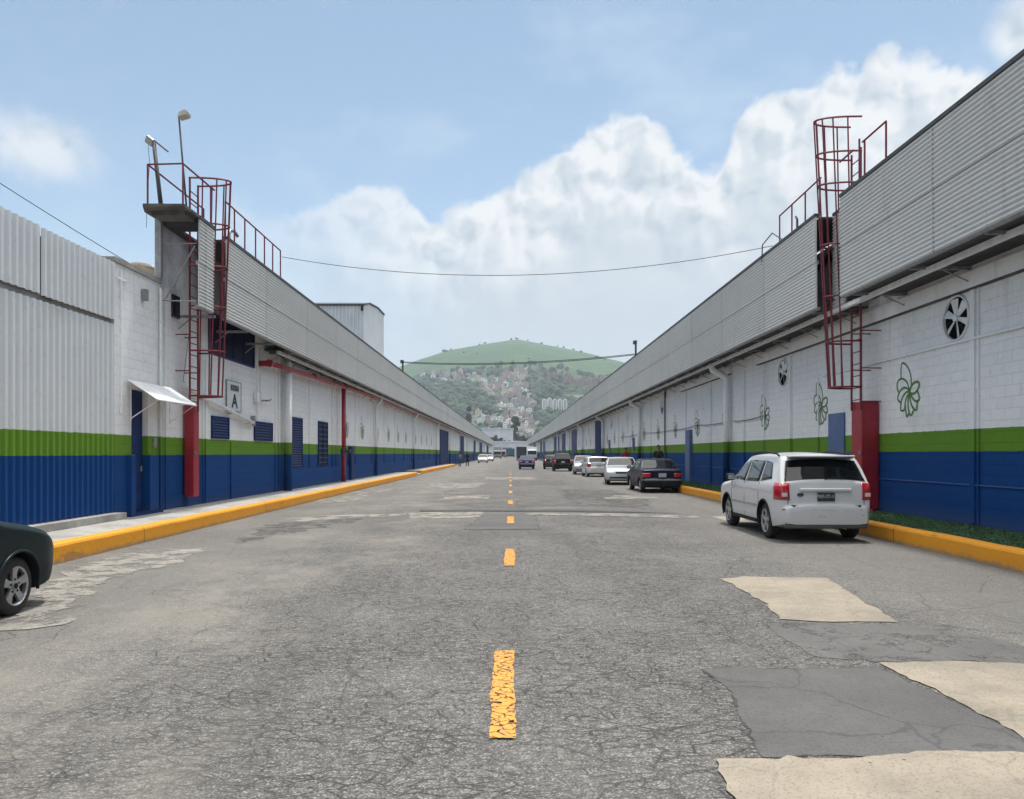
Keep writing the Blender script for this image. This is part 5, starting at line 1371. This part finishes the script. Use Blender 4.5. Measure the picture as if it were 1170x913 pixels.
def inpoly(px, py, poly):
    c = False; n = len(poly)
    for i in range(n):
        (x0, y0), (x1, y1) = poly[i], poly[(i+1) % n]
        if (y0 > py) != (y1 > py) and px < (x1-x0)*(py-y0)/(y1-y0)+x0: c = not c
    return c
STRIP = [(568,430),(588,424),(603,424),(606,445),(612,470),(616,500),(600,510),(590,508),(585,490),(578,480),(566,470),(560,455),(552,452)]
UPPER = [(478,425),(520,426),(560,430),(568,436),(556,455),(548,452),(540,442),(508,440),(480,433)]
FOOT = [(528,478),(545,475),(562,474),(585,480),(588,508),(570,510),(556,500),(535,492)]
BRICKZ = [(620,420),(660,424),(700,430),(700,446),(655,444),(620,440)]
b = MB()
for _ in range(9500):
    px = rnd.uniform(400, 735); py = rnd.uniform(414, 510)
    if (518-py)/880 > ridge(px)*.80: continue
    n = mnoise.noise(Vector((px*.045, py*.07, 1.3)))
    ins = inpoly(px, py, STRIP) or inpoly(px, py, UPPER) or inpoly(px, py, FOOT); brk = inpoly(px, py, BRICKZ)
    if ins and rnd.random() > (.03 if n < .18 else .25): continue
    if brk and rnd.random() > .16: continue
    lim = 425+7*mnoise.noise(Vector((px*.05, 0, 7)))
    if py < lim and rnd.random() > .06: continue
    if 618 < px < 660 and 441 < py < 456 and rnd.random() > .45: continue
    if 505 < px < 545 and 458 < py < 474 and rnd.random() > .55: continue
    if n < -.30 and not ins and rnd.random() > .35: continue
    X, Y, Z = on_hill(px, py); r = rnd.uniform(3.0, 6.5)*(1.15 if not ins else .8); blob(b, X, Y, Z-1, r, r*rnd.uniform(1.2, 2.1), rnd.choice((0,0,1,1,2,3)))
tag(b.build('forest', LEAFM, fixn=False), 'dark green woods covering the lower slopes of the hill', 'woods', kind='stuff')
# single bushes on the bald top
proto = []
for k in range(3):
    q = MB(); blob(q, 0, 0, -.5, 5, 6, k); blob(q, 3.5, 0, -.6, 3.5, 4.5, k); proto.append(q)
skyl = [(508,402.2,1.3),(515,400,.7),(548,394,.6),(554,392.6,.8),(584,387.6,.7),(590,387.3,.9),(603,388.3,.6),(619,390.5,.7),(637,394.5,.6),(644,396.6,.7),(655,399.6,.6),(664,402.6,.9),(682,408.5,1.0),(691,411.5,.8),(604,410,.6),(545,404,.5),(530,403,.6)]
for i, (px, py, s_) in enumerate(skyl):
    X, Y, Z = on_hill(px, py); o = (MB().add(proto[i % 3].v, proto[i % 3].f, 0)).build('hilltop_bush', LEAFM[1], fixn=False)
    o.location = (X, Y, Z); o.scale = (s_*1.1, s_, s_); o.rotation_euler = (0,0,i*1.3)
    tag(o, 'dark bush standing alone on the grassy hilltop', 'bush', 'lone bushes on the hilltop')
# houses
HC = {'pale grey': (.46,.46,.45), 'cream': (.56,.50,.41), 'dull pink': (.40,.29,.25), 'raw concrete grey': (.28,.27,.26), 'white': (.78,.78,.76), 'ochre': (.36,.30,.22), 'brick red': (.27,.18,.15)}
HM = {k: mat('house_'+k.replace(' ', '_'), v, .9, var=.22, vscale=.25) for k, v in HC.items()}
def house_mesh(k, colour):
    r2 = random.Random(k*7+3); w = r2.uniform(6.5, 10); d = 8; fl = r2.choice((1,2,2,3)); h = fl*2.9
    b = MB(); nx, nz = r2.choice((5,7)), fl*3
    idx = {}
    vs = []; fs = []; mi = []
    for j in range(nz+1):
        for i in range(nx+1): idx[i, j] = len(vs); vs.append((-w/2+w*i/nx, -d/2, -4 if j == 0 else h*j/nz))
    for j in range(nz):
        for i in range(nx):
            win = j % 3 == 1 and i % 2 == 1 and r2.random() > .15
            if win:
                a = len(vs); q = [vs[idx[i,j]], vs[idx[i+1,j]], vs[idx[i+1,j+1]], vs[idx[i,j+1]]]
                vs += [(p[0], p[1]+.35, p[2]) for p in q]; c4 = [idx[i,j], idx[i+1,j], idx[i+1,j+1], idx[i,j+1]]
                for e in range(4): fs.append((c4[e], c4[(e+1) % 4], a+(e+1) % 4, a+e)); mi.append(0)
                fs.append((a, a+1, a+2, a+3)); mi.append(1)
            else: fs.append((idx[i,j], idx[i+1,j], idx[i+1,j+1], idx[i,j+1])); mi.append(0)
    # shell
    a = len(vs); vs += [(-w/2, d/2, -4), (w/2, d/2, -4), (w/2, d/2, h), (-w/2, d/2, h)]
    lf = [idx[0, j] for j in range(nz+1)]; rt = [idx[nx, j] for j in range(nz+1)]; tp = [idx[i, nz] for i in range(nx+1)]
    fs += [tuple([a]+lf+[a+3]), tuple(rt[::-1]+[a+1, a+2][0:1]+[a+2])]; mi += [0, 0]
    fs.append((a+1, a, a+3, a+2)); mi.append(0)
    fs.append(tuple(tp+[a+2, a+3])); mi.append(2)
    for v in vs: b.v.append(v)
    b.f = fs; b.mi = mi; b.fl = fl
    px0 = r2.uniform(-w/3, w/6); b.box(px0, px0+w*.3, -d/4, d/4, h-.01, h+r2.choice((.9,2.2,1.4)), 0)
    return b
variants = {}; FL = {}; FW = {1: 'one-storey', 2: 'two-storey', 3: 'three-storey'}
for c in HC:
    for k in range(3): 
        hm_ = house_mesh(k+len(variants), c); FL[c, k] = hm_.fl
        o = hm_.build('house', [HM[c], mat('far_window', (.05,.055,.065), .5), mat('far_flat_roof', (.30,.28,.26), .9)], None, fixn=True)
        variants[c, k] = o
cols = list(HC)
wts = [6,4,3,5,4,1,2]; used = set(); NH = 0
def add_house(px, py, zone, sc=1.0):
    global NH
    X, Y, Z = on_hill(px, py); c = rnd.choices(cols, wts)[0]; k = rnd.randrange(3); src = variants[c, k]
    o = src if (c, k) not in used else src.copy()
    if (c, k) in used: COL.objects.link(o)
    used.add((c, k)); o.location = (X, Y, Z); o.rotation_euler = (0, 0, rnd.uniform(-.5, .5)); s_ = sc*rnd.uniform(.8, 1.2); o.scale = (s_, s_, s_*rnd.uniform(.85, 1.2))
    tag(o, '%s %s flat roofed house %s' % (FW[FL[c, k]], c, zone), 'house', '%s %s houses %s' % (FW[FL[c, k]], c, zone)); NH += 1
def fill(poly, n, zone, sc=1.0, md=3.0):
    x0, x1 = min(p[0] for p in poly), max(p[0] for p in poly); y0, y1 = min(p[1] for p in poly), max(p[1] for p in poly); got = []; tries = 0
    while len(got) < n and tries < 20000:
        tries += 1; px, py = rnd.uniform(x0, x1), rnd.uniform(y0, y1)
        if not inpoly(px, py, poly): continue
        if any(abs(px-a)*.75+abs(py-c)*1.25 < md for a, c in got): continue
        got.append((px, py)); add_house(px, py, zone, sc)
fill(STRIP, 178, 'in the crowded strip climbing the hill', 1.0, 2.4)
fill(UPPER, 62, 'in the upper row below the grassy hilltop', 1.0, 3.0)
fill(FOOT, 48, 'near the foot of the hill', .85, 3.2)
for k, v in list(variants.items()):
    if k not in used: bpy.data.objects.remove(v)
for px, py in ((498,441),(505,440),(503,443)): add_house(px, py, 'alone among the dark trees', 1.0)
# brick apartment towers
BRM = mat('brick_tower', (.27,.165,.135), .9, var=.2, vscale=.2)
towers = [(627,436,1),(633,436,1),(638,435.5,.8),(645,439,1),(651,440,1.1),(655,441,.9),(660,442,.95),(666,443,1.0),(670,443,.8),(675,441,1),(680,441,.9),(687,438,.8),(692,438,.8)]
ft = None
for i, (px, py, s_) in enumerate(towers):
    X, Y, Z = on_hill(px, py)
    T = thing('apartment_tower', 'reddish brick apartment tower, number %s from the left in the row on the hill slope' % ('one two three four five six seven eight nine ten eleven twelve thirteen'.split()[i]), 'apartment tower', (X, Y, Z), 'reddish brick towers on the hill slope')
    b = MB(); w = 7.2*s_; h = 15*s_+rnd.uniform(-2, 3); b.box(X-w/2, X+w/2, Y-5, Y+6, Z-8, Z+h); b.build('wall', BRM, T)
    b = MB(); b.box(X-w*.25, X+w*.2, Y-2, Y+3, Z+h+.02, Z+h+3); b.build('stair_head', BRM, T)
    for c_ in (-.28, .28):
        b = MB(); b.box(X+w*c_-.5, X+w*c_+.5, Y-5.25, Y-5.02, Z+2, Z+h-2); b.build('window_column', mat('far_window'), T) if False else b.build('window_column', MATS['far_window'], T)
# white apartment block with rounded gables
X, Y, Z = on_hill(634, 474)
T = thing('apartment_block', 'white apartment block with rounded gables above the right warehouse roof', 'apartment block', (X, Y, Z))
WAP = mat('white_apartment', (.80,.81,.80), .8, var=.06, vscale=.2); k_ = Y/880
for i in range(5):
    w = 4.6*k_; x0 = X+(-14.5+i*5.9)*k_; h = (16.5+(1.5 if i == 1 else 0))*k_; zz = Z+2
    arch = [(x0, Z-6), (x0, zz+h-w*.45)]+[(x0+w/2-w/2*math.cos(math.pi*t/8), zz+h-w*.45+w*.45*math.sin(math.pi*t/8)) for t in range(9)]+[(x0+w, zz+h-w*.45), (x0+w, Z-6)]
    b = MB(); b.prism(arch, 'y', Y-5+(i % 2)*2, Y+8); b.build('wing', WAP, T)
    for c_ in (.36, .66):
        b = MB(); yy = Y-5+(i % 2)*2; b.box(x0+w*c_-.38, x0+w*c_+.38, yy-.22, yy-.02, Z+1, zz+h-w*.35); b.build('window_column', MATS['far_window'], T)
b = MB(); b.box(X-14*k_, X+14.5*k_, Y+2, Y+7, Z-6, Z+13.5*k_); b.build('link_block', mat('shade_wall', (.40,.42,.43), .9), T)
X, Y, Z = on_hill(656, 460); k_ = Y/880
T = thing('school_building', 'long pale flat building right of the white apartment block', 'building', (X, Y, Z))
b = MB(); b.box(X-9.5*k_, X+14*k_, Y-4, Y+8, Z-5, Z+8*k_); b.build('wall', WAP, T)
b = MB(); b.box(X-10*k_, X+14.5*k_, Y-4.5, Y+8.5, Z+8*k_+.02, Z+8.8*k_); b.build('roof', mat('cream_roof', (.62,.60,.52), .8), T)
b = MB(); b.box(X-8.5*k_, X+13*k_, Y-4.25, Y-4.02, Z+4*k_, Z+5.6*k_); b.build('window', MATS['far_window'], T)
# trees at the end of the street
def leafy(label, X, Y, z0, H, rx, n, mi, lean=0, narrow=1.0, name='tree'):
    T = thing(name, label, 'tree', (X, Y, z0))
    b = MB(); b.tube([(X, Y, z0-.5), (X+lean*.3, Y, z0+H*.35), (X+lean, Y, z0+H*.8)], [H*.03, H*.022, H*.006], 8)
    for k in range(7):
        a = k*2.4; zz = z0+H*(.3+.07*k); b.tube([(X+lean*.3, Y, zz), (X+math.cos(a)*rx*.6, Y+math.sin(a)*rx*.6, zz+H*.14)], [H*.010, H*.003], 5)
    b.build('trunk', mat('bark', (.09,.07,.05), .9), T)
    b = MB(); cl = []
    for k in range(26):
        a = rnd.uniform(0, 6.28); q = rnd.random()**.5; t = rnd.uniform(.22, 1)
        w = rx*narrow*(math.sin(math.pi*min(1, t*.85+.12))**.7); cl.append((X+lean*t+q*w*math.cos(a), Y+q*w*math.sin(a), z0+H*t*.93, rx*rnd.uniform(.22, .42)))
    for k in range(n):
        cx, cy, cz, cr = rnd.choice(cl); d = Vector((rnd.gauss(0,1), rnd.gauss(0,1), rnd.gauss(0,1))).normalized()*cr*rnd.random()**.35
        p = Vector((cx, cy, cz))+d; s_ = H*rnd.uniform(.018, .034); u = Vector((rnd.gauss(0,1), rnd.gauss(0,1), rnd.gauss(0,1))).normalized(); w_ = u.cross(Vector((rnd.gauss(0,1), rnd.gauss(0,1), rnd.gauss(0,1)))).normalized()
        b.add([p-u*s_, p+w_*s_*.7, p+u*s_, p-w_*s_*.7], [(0,1,2,3)], rnd.choice((mi, mi, (mi+1) % 3)))
    b.build('crown', LEAFM, T, fixn=False)
leafy('round pale green tree in front of the white hall', -9.6, 470, 0, 13.2, 3.6, 2600, 2)
leafy('darker round tree beside the pale green tree', -5.4, 480, 0, 11.6, 3.2, 2200, 0)
leafy('tall slim dark tree rising right of the white hall', 2.9, 600, 0, 33, 6.0, 3400, 0, narrow=.8)
leafy('small leafy tree behind the closing shed', 8.4, 500, 0, 13.5, 3.4, 2200, 1)
leafy('low bushy tree behind the closing shed at the centre', 4.2, 500, 0, 11.0, 2.8, 1800, 1)
leafy('slim tree showing above the left roof edge', -36.5, 680, 0, 45, 4.5, 2400, 3, narrow=.7)

# ------------------------------------------------------------------ haze
hm = bpy.data.materials.new('haze'); hm.use_nodes = True; t = hm.node_tree; t.nodes.clear()
o_ = t.nodes.new('ShaderNodeOutputMaterial'); pv = t.nodes.new('ShaderNodeVolumePrincipled')
pv.inputs['Color'].default_value = (.80,.88,.97,1); pv.inputs['Density'].default_value = HAZE; pv.inputs['Anisotropy'].default_value = .2
t.links.new(pv.outputs[0], o_.inputs['Volume'])
b = MB(); b.box(-3200, 3200, -350, 2990, -2, 340); hz_o = b.build('haze', hm); tag(hz_o, 'thin bluish summer haze over the whole valley', kind='stuff')
